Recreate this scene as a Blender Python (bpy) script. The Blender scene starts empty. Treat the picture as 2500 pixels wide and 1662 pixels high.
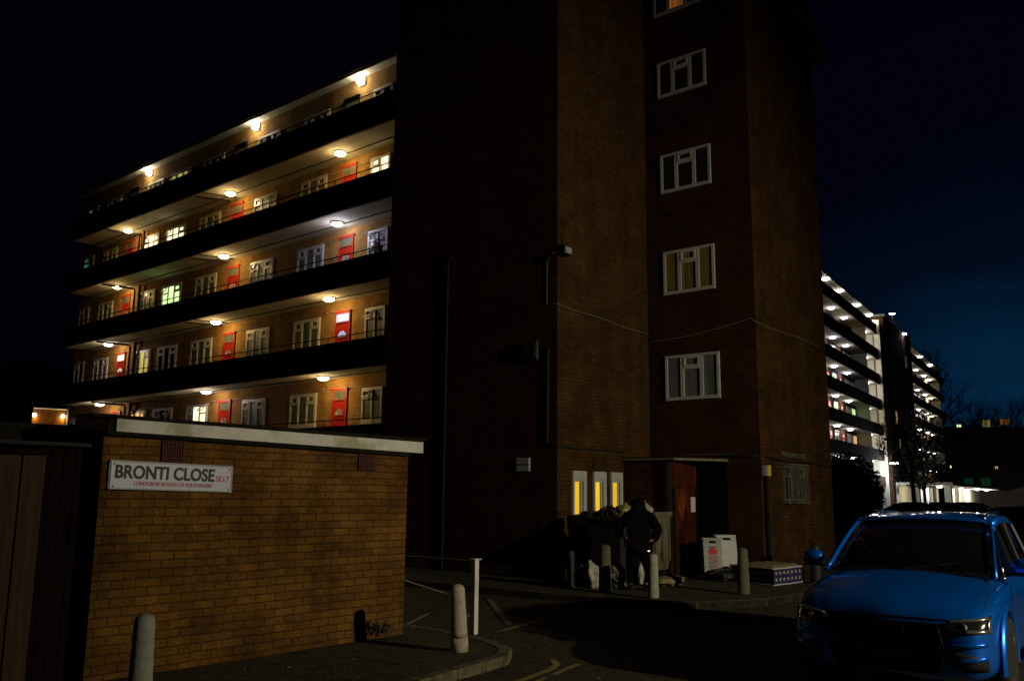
import bpy, bmesh, math, random
from mathutils import Vector, Matrix, noise
random.seed(7)
PI=math.pi; R=math.radians
S=bpy.context.scene; C=S.collection

# ------------------------------------------------------------------ materials
def nt(name):
    m=bpy.data.materials.new(name); m.use_nodes=True
    t=m.node_tree; t.nodes.clear()
    o=t.nodes.new('ShaderNodeOutputMaterial'); p=t.nodes.new('ShaderNodeBsdfPrincipled')
    t.links.new(p.outputs[0],o.inputs[0]); return m,t,p
def setp(p,rough=.8,metal=0,coat=0,spec=.5,coat_r=.05):
    p.inputs['Roughness'].default_value=rough; p.inputs['Metallic'].default_value=metal
    p.inputs['Coat Weight'].default_value=coat; p.inputs['Coat Roughness'].default_value=coat_r
    p.inputs['Specular IOR Level'].default_value=spec
def mat(name,c1,c2=None,scale=3.,rough=.8,metal=0,coat=0,bump=0,bscale=None,spec=.5,c3=None,stain=0,stretch=None):
    """base colour varied by noise between c1 and c2, optional darker stains, bump"""
    m,t,p=nt(name); N=t.nodes; L=t.links; setp(p,rough,metal,coat,spec)
    tc=N.new('ShaderNodeTexCoord'); src=tc.outputs['Object']
    if stretch:
        mp=N.new('ShaderNodeMapping'); mp.inputs['Scale'].default_value=stretch; L.new(src,mp.inputs[0]); src=mp.outputs[0]
    c2=c2 or tuple(min(1,x*1.25+.002) for x in c1)
    nz=N.new('ShaderNodeTexNoise'); nz.inputs['Scale'].default_value=scale; nz.inputs['Detail'].default_value=6; nz.inputs['Roughness'].default_value=.65
    L.new(src,nz.inputs[0])
    r=N.new('ShaderNodeValToRGB'); r.color_ramp.elements[0].position=.35; r.color_ramp.elements[1].position=.68
    r.color_ramp.elements[0].color=(*c1,1); r.color_ramp.elements[1].color=(*c2,1)
    L.new(nz.outputs[0],r.inputs[0]); out=r.outputs[0]
    if c3:
        n2=N.new('ShaderNodeTexNoise'); n2.inputs['Scale'].default_value=scale*.45; n2.inputs['Detail'].default_value=8
        L.new(src,n2.inputs[0]); r2=N.new('ShaderNodeValToRGB'); r2.color_ramp.elements[0].position=.56; r2.color_ramp.elements[1].position=.66
        r2.color_ramp.elements[1].color=(stain or .8,)*3+(1,); r2.color_ramp.elements[0].color=(0,0,0,1)
        L.new(n2.outputs[0],r2.inputs[0]); mx=N.new('ShaderNodeMix'); mx.data_type='RGBA'
        L.new(r2.outputs[0],mx.inputs[0]); L.new(out,mx.inputs[6]); mx.inputs[7].default_value=(*c3,1); out=mx.outputs[2]
    L.new(out,p.inputs['Base Color'])
    if bump:
        b=N.new('ShaderNodeBump'); b.inputs['Strength'].default_value=bump; b.inputs['Distance'].default_value=.02
        n3=N.new('ShaderNodeTexNoise'); n3.inputs['Scale'].default_value=bscale or scale*6; n3.inputs['Detail'].default_value=8
        L.new(src,n3.inputs[0]); L.new(n3.outputs[0],b.inputs['Height']); L.new(b.outputs[0],p.inputs['Normal'])
    return m
def emit(name,col,s,c2=None,scale=9.):
    m,t,p=nt(name); setp(p,.5); p.inputs['Base Color'].default_value=(*col,1)
    p.inputs['Emission Strength'].default_value=s
    if c2:
        N=t.nodes; tc=N.new('ShaderNodeTexCoord'); mp=N.new('ShaderNodeMapping'); mp.inputs['Scale'].default_value=(scale,scale,scale*.12)
        nz=N.new('ShaderNodeTexNoise'); nz.inputs['Scale'].default_value=1; nz.inputs['Detail'].default_value=3
        r=N.new('ShaderNodeValToRGB'); r.color_ramp.elements[0].position=.38; r.color_ramp.elements[1].position=.62
        r.color_ramp.elements[0].color=(*c2,1); r.color_ramp.elements[1].color=(*col,1)
        t.links.new(tc.outputs['Object'],mp.inputs[0]); t.links.new(mp.outputs[0],nz.inputs[0]); t.links.new(nz.outputs[0],r.inputs[0]); t.links.new(r.outputs[0],p.inputs['Emission Color'])
    else: p.inputs['Emission Color'].default_value=(*col,1)
    return m
def brick(name,c1,c2,mortar,axis='x',bw=.255,rh=.0865,ms=.009,rough=.9,stain=.45,bump=.6,wob=.02):
    """axis 'x': wall facing x (texture runs along y); 'y': wall facing y"""
    m,t,p=nt(name); N=t.nodes; L=t.links; setp(p,rough,spec=.15)
    tc=N.new('ShaderNodeTexCoord'); sp=N.new('ShaderNodeSeparateXYZ'); cb=N.new('ShaderNodeCombineXYZ')
    L.new(tc.outputs['Object'],sp.inputs[0]); L.new(sp.outputs['Y' if axis=='x' else 'X'],cb.inputs[0]); L.new(sp.outputs['Z'],cb.inputs[1])
    # slight waviness so the courses are not ruler straight
    wn=N.new('ShaderNodeTexNoise'); wn.inputs['Scale'].default_value=2.2; wn.inputs['Detail'].default_value=3
    L.new(cb.outputs[0],wn.inputs[0]); vm=N.new('ShaderNodeVectorMath'); vm.operation='MULTIPLY_ADD'
    vm.inputs[1].default_value=(wob,wob,0); L.new(wn.outputs['Color'],vm.inputs[0]); L.new(cb.outputs[0],vm.inputs[2])
    bt=N.new('ShaderNodeTexBrick'); bt.inputs['Scale'].default_value=1; bt.inputs['Brick Width'].default_value=bw; bt.inputs['Row Height'].default_value=rh
    bt.inputs['Mortar Size'].default_value=ms; bt.inputs['Mortar Smooth'].default_value=.35; bt.inputs['Bias'].default_value=0
    bt.inputs['Color1'].default_value=(*c1,1); bt.inputs['Color2'].default_value=(*c2,1); bt.inputs['Mortar'].default_value=(*mortar,1)
    L.new(vm.outputs[0],bt.inputs['Vector'])
    n1=N.new('ShaderNodeTexNoise'); n1.inputs['Scale'].default_value=1.1; n1.inputs['Detail'].default_value=7; n1.inputs['Roughness'].default_value=.7
    L.new(cb.outputs[0],n1.inputs[0]); r1=N.new('ShaderNodeValToRGB'); r1.color_ramp.elements[0].position=.32; r1.color_ramp.elements[1].position=.62
    r1.color_ramp.elements[0].color=(stain,stain*.95,stain*.9,1); r1.color_ramp.elements[1].color=(1.05,1.05,1,1)
    L.new(n1.outputs[0],r1.inputs[0]); mu=N.new('ShaderNodeMix'); mu.data_type='RGBA'; mu.blend_type='MULTIPLY'; mu.inputs[0].default_value=1
    L.new(bt.outputs['Color'],mu.inputs[6]); L.new(r1.outputs[0],mu.inputs[7])
    sm=N.new('ShaderNodeMapping'); sm.inputs['Scale'].default_value=(2.6,.16,1); L.new(cb.outputs[0],sm.inputs[0])
    n5=N.new('ShaderNodeTexNoise'); n5.inputs['Scale'].default_value=1; n5.inputs['Detail'].default_value=6; L.new(sm.outputs[0],n5.inputs[0])
    r5=N.new('ShaderNodeValToRGB'); r5.color_ramp.elements[0].position=.36; r5.color_ramp.elements[1].position=.6
    r5.color_ramp.elements[0].color=(.80,.79,.78,1); r5.color_ramp.elements[1].color=(1.05,1.05,1.05,1); L.new(n5.outputs[0],r5.inputs[0])
    mw5=N.new('ShaderNodeMix'); mw5.data_type='RGBA'; mw5.blend_type='MULTIPLY'; mw5.inputs[0].default_value=1
    L.new(mu.outputs[2],mw5.inputs[6]); L.new(r5.outputs[0],mw5.inputs[7]); mu=mw5
    # pale mortar smears and salts in small patches
    n6=N.new('ShaderNodeTexNoise'); n6.inputs['Scale'].default_value=3.3; n6.inputs['Detail'].default_value=9; n6.inputs['Roughness'].default_value=.8; L.new(cb.outputs[0],n6.inputs[0])
    r6=N.new('ShaderNodeValToRGB'); r6.color_ramp.elements[0].position=.66; r6.color_ramp.elements[1].position=.74
    r6.color_ramp.elements[0].color=(0,0,0,1); r6.color_ramp.elements[1].color=(.35,.35,.35,1); L.new(n6.outputs[0],r6.inputs[0])
    mw6=N.new('ShaderNodeMix'); mw6.data_type='RGBA'; L.new(r6.outputs[0],mw6.inputs[0]); L.new(mu.outputs[2],mw6.inputs[6])
    mw6.inputs[7].default_value=(c1[0]*1.7,c1[1]*1.9,c1[2]*2.8,1); mu=mw6
    n2=N.new('ShaderNodeTexNoise'); n2.inputs['Scale'].default_value=38; n2.inputs['Detail'].default_value=5; L.new(cb.outputs[0],n2.inputs[0])
    r2=N.new('ShaderNodeValToRGB'); r2.color_ramp.elements[0].position=.3; r2.color_ramp.elements[1].position=.7
    r2.color_ramp.elements[0].color=(.6,.6,.6,1); r2.color_ramp.elements[1].color=(1.15,1.15,1.15,1); L.new(n2.outputs[0],r2.inputs[0])
    mv=N.new('ShaderNodeMix'); mv.data_type='RGBA'; mv.blend_type='MULTIPLY'; mv.inputs[0].default_value=1
    L.new(mu.outputs[2],mv.inputs[6]); L.new(r2.outputs[0],mv.inputs[7]); L.new(mv.outputs[2],p.inputs['Base Color'])
    b=N.new('ShaderNodeBump'); b.inputs['Strength'].default_value=bump; b.inputs['Distance'].default_value=.008; b.invert=False
    ad=N.new('ShaderNodeMath'); ad.operation='MULTIPLY_ADD'; ad.inputs[1].default_value=-1.2; L.new(bt.outputs['Fac'],ad.inputs[0]); L.new(n2.outputs[0],ad.inputs[2])
    L.new(ad.outputs[0],b.inputs['Height']); L.new(b.outputs[0],p.inputs['Normal'])
    return m

M={}
M['shed_brick']=brick('shed_brick',(.27,.128,.022),(.185,.083,.016),(.105,.050,.012),'y',stain=.28,ms=.009,wob=.032)
M['shed_brick_x']=brick('shed_brick_x',(.30,.145,.038),(.245,.105,.028),(.085,.045,.014),'x',ms=.011)
M['twr_y']=brick('tower_brick_y',(.112,.055,.014),(.078,.035,.009),(.058,.030,.009),'y',stain=.45,ms=.010)
M['twr_x']=brick('tower_brick_x',(.095,.036,.013),(.068,.025,.009),(.048,.019,.008),'x',stain=.45,ms=.010)
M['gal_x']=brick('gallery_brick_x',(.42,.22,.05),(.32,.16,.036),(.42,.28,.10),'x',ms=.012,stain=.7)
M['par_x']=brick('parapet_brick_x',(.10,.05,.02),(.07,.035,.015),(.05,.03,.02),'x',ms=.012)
M['far_y']=brick('far_brick_y',(.13,.065,.035),(.10,.05,.03),(.10,.07,.05),'y',ms=.012)
M['quoin']=brick('quoin_brick',(.05,.018,.010),(.04,.014,.009),(.13,.07,.03),'y',rh=.13,bw=.3,ms=.010)
M['quoinx']=brick('quoin_brick_x',(.05,.018,.010),(.04,.014,.009),(.13,.07,.03),'x',rh=.13,bw=.3,ms=.010)
M['soffit']=mat('cream_soffit',(.42,.40,.26),(.55,.52,.36),1.5,.85,c3=(.33,.30,.17),stain=.6,bump=.15)
M['concrete']=mat('concrete',(.22,.21,.17),(.32,.31,.25),2.5,.9,bump=.3)
M['darkslab']=mat('slab_edge',(.05,.045,.03),(.08,.07,.05),2.5,.9)
M['upvc']=mat('white_upvc',(.50,.50,.45),(.62,.62,.56),4,.35,spec=.5)
M['cream']=mat('cream_frame',(.55,.52,.36),(.66,.62,.44),4,.45)
M['reddoor']=mat('red_door',(.34,.016,.006),(.42,.024,.009),4,.35,coat=.3)
M['redframe']=mat('red_frame',(.38,.045,.012),(.46,.06,.018),4,.45)
M['brass']=mat('brass',(.6,.42,.16),(.7,.5,.2),9,.3,metal=.9)
M['glassdark']=mat('dark_glass',(.012,.014,.012),(.022,.024,.02),2,.08,coat=1)
M['curtain']=mat('net_curtain',(.055,.065,.032),(.17,.18,.10),9,.5,coat=.6,stretch=(1.2,1.2,.08))
M['curtain_w']=mat('pale_curtain',(.24,.24,.18),(.40,.40,.30),9,.5,coat=.6,stretch=(1.2,1.2,.08))
M['curtain_y']=mat('ochre_curtain',(.16,.11,.02),(.34,.24,.06),10,.5,coat=.5,stretch=(1.6,1.6,.06))
M['curtain_b']=mat('blue_grey_curtain',(.08,.10,.10),(.20,.23,.23),10,.5,coat=.5,stretch=(1.6,1.6,.06))
M['lit_white']=emit('lit_window_white',(1,.93,.72),1.5,(1,.72,.36))
M['lit_warm']=emit('lit_window_warm',(1,.72,.32),1.0,(.9,.42,.12))
M['lit_green']=emit('lit_window_green',(.75,1,.45),1.3,(.5,.85,.32))
M['lit_yellow']=emit('lit_window_yellow',(.95,.80,.22),.55,(.6,.45,.08))
M['lit_amber']=emit('lit_window_amber',(.95,.6,.03),.75,(.75,.42,.015),5)
M['lit_orange']=emit('lit_window_orange',(.7,.25,.04),.25,(.28,.08,.01),14)
M['lit_teal']=emit('lit_window_teal',(.1,.5,.4),.25)
M['lit_blue']=emit('lit_fanlight_blue',(.36,.52,.9),.62)
M['lit_pale']=emit('lit_fanlight_pale',(.85,.9,.8),.5)
M['lit_dimy']=emit('far_window_yellow',(.6,.5,.1),.22,(.1,.08,.01),4)
M['lit_dimo']=emit('far_window_orange',(.6,.22,.04),.2,(.1,.03,.01),4)
M['lit_dimgreen']=emit('lit_curtain_green',(.02,.22,.08),.10,(.01,.05,.02),6)
M['black']=mat('black_plastic',(.012,.012,.012),(.02,.02,.02),8,.5)
M['pipe']=mat('black_iron_pipe',(.007,.006,.005),(.012,.010,.008),6,.6,spec=.2)
M['white_cable']=mat('pale_cable',(.17,.14,.09),(.24,.20,.14),6,.7)
M['cable']=mat('cable_grey',(.30,.22,.12),(.42,.32,.18),6,.6)
M['blackcable']=mat('cable_black',(.012,.01,.008),(.02,.018,.012),6,.6)
M['felt']=mat('roof_felt',(.012,.010,.007),(.022,.020,.013),10,.95,bump=.5,spec=.1)
M['fascia']=mat('fascia_white',(.60,.59,.50),(.74,.73,.64),5,.6,c3=(.30,.31,.13),stain=.75,bump=.1)
M['vent']=mat('terracotta_vent',(.085,.028,.020),(.12,.04,.03),10,.9)
M['asphalt']=mat('asphalt',(.022,.017,.008),(.085,.066,.032),9,.92,c3=(.020,.016,.008),bump=1.,bscale=34,spec=.3)
M['paving']=mat('paving',(.032,.029,.014),(.088,.078,.040),7,.92,c3=(.022,.028,.010),bump=1.,bscale=30,spec=.3)
M['kerb']=mat('kerb_stone',(.10,.088,.05),(.20,.175,.10),8,.95,c3=(.045,.052,.02),bump=.8,bscale=30,spec=.2)
M['yellow']=mat('yellow_line',(.20,.16,.035),(.33,.26,.06),7,.8,c3=(.045,.038,.02),stain=1)
M['whiteline']=mat('worn_white_line',(.12,.11,.07),(.20,.18,.12),9,.8,c3=(.045,.038,.02),stain=1)
M['boll']=mat('bollard_concrete',(.30,.31,.22),(.44,.44,.33),9,.9,c3=(.19,.21,.07),bump=.4,stain=.8)
M['bollm']=mat('mossy_bollard_concrete',(.085,.088,.04),(.17,.165,.09),11,.9,c3=(.055,.065,.018),bump=.5)
M['bollw']=mat('weathered_bollard_concrete',(.42,.37,.27),(.52,.46,.35),9,.9,c3=(.23,.24,.06),bump=.4,stain=.9)
M['bolld']=mat('black_bollard_paint',(.014,.014,.012),(.022,.022,.02),8,.6)
M['postw']=mat('white_post',(.70,.70,.62),(.80,.80,.73),7,.6,c3=(.4,.36,.24),stain=.5)
M['rail']=mat('dark_rail',(.07,.04,.03),(.11,.06,.05),6,.6)
M['timber']=mat('fence_timber',(.030,.014,.004),(.066,.033,.009),3,.85,bump=.4,stretch=(6,6,.5))
M['timberd']=mat('dark_timber',(.006,.003,.002),(.012,.006,.004),3,.9,spec=.08,bump=.3,stretch=(6,6,.5))  # near-black boards for the gate, fence rail and fascia end
M['signw']=mat('sign_white',(.62,.64,.72),(.68,.70,.78),6,.32,coat=.5)
M['signb']=mat('sign_backing',(.30,.31,.33),(.38,.39,.41),6,.4)
M['letk']=mat('letter_black',(.014,.014,.018),(.03,.03,.035),6,.6)
M['letr']=mat('letter_red',(.42,.02,.04),(.5,.03,.05),6,.4,coat=.4)
M['doorbr']=mat('entrance_door',(.035,.008,.003),(.11,.024,.005),2.2,.42,coat=.25,c3=(.022,.006,.003),stain=.9,stretch=(1.5,1.5,.7))
M['graffiti']=mat('graffiti_orange',(.38,.10,.015),(.5,.15,.02),20,.6)
M['paper']=mat('paper',(.66,.60,.52),(.74,.68,.6),10,.8)
M['skin']=mat('skin',(.42,.21,.15),(.5,.27,.19),20,.6)
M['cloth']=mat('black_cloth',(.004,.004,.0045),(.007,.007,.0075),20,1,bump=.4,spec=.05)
M['bag']=mat('black_bag',(.010,.010,.010),(.02,.02,.02),10,.33,bump=.6,bscale=18)
M['bagw']=mat('pale_bag',(.40,.36,.27),(.56,.52,.42),6,.5,bump=.6,bscale=14)
M['bagc']=mat('clear_bag',(.07,.085,.07),(.42,.42,.34),7,.22,coat=.8,bump=.9,bscale=16)
M['bagy']=mat('yellow_bag',(.30,.25,.05),(.5,.42,.12),7,.3,bump=.6,bscale=16)
M['bin']=mat('bin_plastic',(.014,.013,.012),(.03,.027,.024),6,.6)
M['galv']=mat('dirty_steel_bin',(.13,.12,.06),(.22,.20,.11),4,.6,metal=.1,c3=(.06,.055,.025),bump=.3,stretch=(3,3,.6))
M['rubber']=mat('rubber',(.015,.015,.015),(.025,.025,.025),10,.8)
M['orange']=mat('orange_plastic',(.55,.16,.01),(.65,.2,.02),8,.5)
M['jelly']=mat('jelly_red',(.6,.03,.02),(.7,.05,.03),8,.6)
M['board']=mat('board_white',(.36,.39,.33),(.46,.48,.42),5,.45,c3=(.34,.37,.30))
M['ticking']=None
M['mattop']=mat('mattress_top',(.26,.20,.10),(.34,.27,.14),7,.9,bump=.5)
M['foliage']=mat('dark_foliage',(.022,.026,.010),(.05,.05,.02),3,.7)
M['foliage_g']=mat('weed_green',(.03,.045,.014),(.055,.075,.022),3,.7)
M['bark']=mat('bark',(.015,.012,.009),(.03,.022,.016),6,.9,bump=.5)
M['twig']=mat('bare_twigs',(.012,.011,.009),(.022,.02,.016),6,.9)
M['alarm']=mat('alarm_yellow',(.62,.52,.03),(.7,.6,.05),6,.5)
M['far_soffit']=mat('far_soffit',(.20,.19,.15),(.28,.27,.21),1.5,.9)
M['far_render']=mat('far_render',(.34,.33,.26),(.42,.40,.32),1.2,.85)
M['fardark']=mat('far_dark_wall',(.05,.04,.03),(.08,.06,.045),.6,.9)
M['render']=mat('pale_render',(.62,.58,.44),(.72,.68,.54),1.2,.8)
M['lens']=mat('floodlight_lens',(.35,.36,.34),(.5,.5,.48),14,.25,coat=.6)
M['chrome']=mat('chrome',(.6,.6,.6),(.7,.7,.7),6,.12,metal=1)
M['carglass']=mat('car_glass',(.006,.007,.008),(.009,.010,.011),4,.04,coat=1)
M['tyre']=mat('tyre',(.012,.012,.012),(.02,.02,.02),20,.85)
M['rim']=mat('alloy_rim',(.28,.28,.26),(.36,.36,.34),8,.3,metal=.8)
M['grille']=mat('grille_black',(.008,.008,.009),(.014,.014,.015),30,.35,coat=.4)
M['plate']=mat('plate_white',(.20,.18,.15),(.24,.22,.19),8,.7,spec=.1)
M['lampw']=mat('headlamp_reflector',(.40,.41,.40),(.42,.43,.42),22,.22,metal=.7,coat=1)
M['lampd']=mat('headlamp_dark',(.012,.014,.014),(.03,.033,.03),22,.15,coat=1)
M['darkcar']=mat('dark_car_paint',(.010,.010,.012),(.014,.014,.016),3,.25,coat=1)
M['bluedoor']=mat('blue_door',(.04,.12,.35),(.05,.15,.42),4,.5)
M['phone']=emit('glowing_tip',(1,.62,.25),5)
def carpaint():
    m,t,p=nt('blue_car_paint'); setp(p,.32,.55,1,.5,.03); N=t.nodes;L=t.links
    tc=N.new('ShaderNodeTexCoord'); v=N.new('ShaderNodeTexNoise'); v.inputs['Scale'].default_value=900; L.new(tc.outputs['Object'],v.inputs[0])
    r=N.new('ShaderNodeValToRGB'); r.color_ramp.elements[0].color=(.0,.15,.95,1); r.color_ramp.elements[1].color=(.0,.26,1.0,1)
    L.new(v.outputs[0],r.inputs[0]); L.new(r.outputs[0],p.inputs['Base Color']); return m
M['blue']=carpaint()
def ticking():
    m,t,p=nt('checked_ticking'); setp(p,.9); N=t.nodes;L=t.links
    tc=N.new('ShaderNodeTexCoord'); sp=N.new('ShaderNodeSeparateXYZ'); L.new(tc.outputs['Object'],sp.inputs[0])
    ad=N.new('ShaderNodeMath'); ad.operation='ADD'; L.new(sp.outputs['X'],ad.inputs[0]); L.new(sp.outputs['Y'],ad.inputs[1])
    def band(s,per,duty,off=0):
        a=N.new('ShaderNodeMath'); a.operation='ADD'; a.inputs[1].default_value=off; L.new(s,a.inputs[0])
        b=N.new('ShaderNodeMath'); b.operation='PINGPONG'; b.inputs[1].default_value=per/2; L.new(a.outputs[0],b.inputs[0])
        c=N.new('ShaderNodeMath'); c.operation='LESS_THAN'; c.inputs[1].default_value=per/2*duty; L.new(b.outputs[0],c.inputs[0]); return c.outputs[0]
    a=band(ad.outputs[0],.15,.42); b=band(sp.outputs['Z'],.125,.45,.005)
    mu=N.new('ShaderNodeMath'); mu.operation='MULTIPLY'; L.new(a,mu.inputs[0]); L.new(b,mu.inputs[1])
    mx=N.new('ShaderNodeMix'); mx.data_type='RGBA'; mx.inputs[6].default_value=(.018,.020,.10,1); mx.inputs[7].default_value=(.42,.38,.24,1)
    L.new(mu.outputs[0],mx.inputs[0]); L.new(mx.outputs[2],p.inputs['Base Color']); return m
M['ticking']=ticking()

# ------------------------------------------------------------------ mesh helpers
class MB:
    def __init__(s): s.b=bmesh.new()
    def box(s,x0,x1,y0,y1,z0,z1,f=None):
        if x0>x1:x0,x1=x1,x0
        if y0>y1:y0,y1=y1,y0
        P=[(x0,y0,z0),(x1,y0,z0),(x1,y1,z0),(x0,y1,z0),(x0,y0,z1),(x1,y0,z1),(x1,y1,z1),(x0,y1,z1)]
        v=[s.b.verts.new(f(*p) if f else p) for p in P]
        for q in ((0,3,2,1),(4,5,6,7),(0,1,5,4),(1,2,6,5),(2,3,7,6),(3,0,4,7)): s.b.faces.new([v[i] for i in q])
        return s
    def prism(s,pts,z0,z1,f=None):
        n=len(pts); a=[s.b.verts.new(f(x,y,z0) if f else (x,y,z0)) for x,y in pts]; c=[s.b.verts.new(f(x,y,z1) if f else (x,y,z1)) for x,y in pts]
        s.b.faces.new(a[::-1]); s.b.faces.new(c)
        for i in range(n): s.b.faces.new([a[i],a[(i+1)%n],c[(i+1)%n],c[i]])
        return s
    def loft(s,rings,cap=True):
        V=[[s.b.verts.new(p) for p in r] for r in rings]; n=len(rings[0])
        for i in range(len(V)-1):
            for j in range(n): s.b.faces.new([V[i][j],V[i][(j+1)%n],V[i+1][(j+1)%n],V[i+1][j]])
        if cap: s.b.faces.new(V[0][::-1]); s.b.faces.new(V[-1])
        return s
    def grid(s,rows):
        V=[[s.b.verts.new(p) for p in r] for r in rows]
        for i in range(len(V)-1):
            for j in range(len(V[0])-1): s.b.faces.new([V[i][j],V[i][j+1],V[i+1][j+1],V[i+1][j]])
        return s
    def tube(s,pts,r,n=8,r2=None):
        pts=[Vector(p) for p in pts]; rings=[]
        for i,p in enumerate(pts):
            d=(pts[min(i+1,len(pts)-1)]-pts[max(i-1,0)]).normalized()
            a=d.orthogonal().normalized() if abs(d.z)>.99 else d.cross(Vector((0,0,1))).normalized()
            b=d.cross(a); rr=r if r2 is None else r+(r2-r)*i/(len(pts)-1)
            rings.append([p+(a*math.cos(2*PI*k/n)+b*math.sin(2*PI*k/n))*rr for k in range(n)])
        return s.loft(rings)
    def lathe(s,prof,c=(0,0,0),n=24):
        return s.loft([[(c[0]+r*math.cos(2*PI*k/n),c[1]+r*math.sin(2*PI*k/n),c[2]+z) for k in range(n)] for r,z in prof])
    def build(s,name,m,parent=None,bevel=0,smooth=False,seg=2,norm=True):
        if norm: bmesh.ops.recalc_face_normals(s.b,faces=s.b.faces)
        me=bpy.data.meshes.new(name); s.b.to_mesh(me); s.b.free()
        if isinstance(m,str): m=M[m]
        me.materials.append(m); o=bpy.data.objects.new(name,me); C.objects.link(o)
        if parent is not None:
            o.parent=parent; o.matrix_parent_inverse=Matrix()
            if not parent.get('local'):
                o.location=-Vector(parent['base']) if 'base' in parent else (0,0,0)
        if bevel:
            b=o.modifiers.new('bevel','BEVEL'); b.width=bevel; b.segments=seg; b.limit_method='ANGLE'; b.angle_limit=R(40)
        if smooth: me.polygons.foreach_set('use_smooth',[True]*len(me.polygons))
        return o
BASES={}
def thing(name,label,cat,loc=(0,0,0),rotz=0,group=None,local=False):
    """Empty at the thing's base; with local=False children are modelled in world coordinates"""
    o=bpy.data.objects.new(name,None); C.objects.link(o); o.location=loc; o.rotation_euler=(0,0,rotz)
    o.empty_display_size=.2
    o['label']=label; o['category']=cat
    if group: o['group']=group
    BASES[o.name]=(Vector(loc),local)
    return o
def part(mb,name,m,parent,**k):
    """child mesh: world coordinates unless the thing is local or parent is itself a part"""
    o=mb.build(name,m,None,**k); o.parent=parent
    if parent.name in BASES:
        loc,local=BASES[parent.name]
        if not local: o.location=-loc
    return o
def tag(o,label,cat,group=None,kind=None):
    if kind: o['kind']=kind
    if label: o['label']=label
    if cat: o['category']=cat
    if group: o['group']=group
    return o
def struct(mb,name,m,**k):
    o=mb.build(name,m,None,**k); o['kind']='structure'; return o
def text_mesh(body,size,bold=0,extrude=.003,align='LEFT',spacing=1.,xs=1.,fit=None):
    cu=bpy.data.curves.new('t','FONT'); cu.body=body; cu.size=size; cu.extrude=extrude; cu.offset=bold; cu.align_x=align; cu.space_character=spacing
    ob=bpy.data.objects.new('t',cu); C.objects.link(ob)
    bpy.context.view_layer.update()
    me=bpy.data.meshes.new_from_object(ob.evaluated_get(bpy.context.evaluated_depsgraph_get()))
    bpy.data.objects.remove(ob); bpy.data.curves.remove(cu)
    if fit:
        a=min(v.co.x for v in me.vertices); b=max(v.co.x for v in me.vertices)
        for v in me.vertices: v.co.x=(v.co.x-a)*fit/(b-a)
    elif xs!=1:
        for v in me.vertices: v.co.x*=xs
    return me
def text_obj(name,body,size,m,mtx,parent,**k):
    me=text_mesh(body,size,**k); me.transform(mtx); me.materials.clear(); me.materials.append(M[m]); me.name=name
    o=bpy.data.objects.new(name,me); C.objects.link(o); o.parent=parent
    if parent.name in BASES:
        loc,local=BASES[parent.name]
        if not local: o.location=-loc
    return o
def ytext(x,y,z,tilt=0): # lettering on a wall facing -y
    return Matrix.Translation((x,y,z))@Matrix.Rotation(tilt,4,'Y')@Matrix.Rotation(PI/2,4,'X')
# wall frames: (a along wall, b outwards, z)
def XF(X): return lambda a,b,z:(X-b,a,z)      # wall facing -x, a = y
def YF(Y): return lambda a,b,z:(a,Y-b,z)      # wall facing -y, a = x

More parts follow.
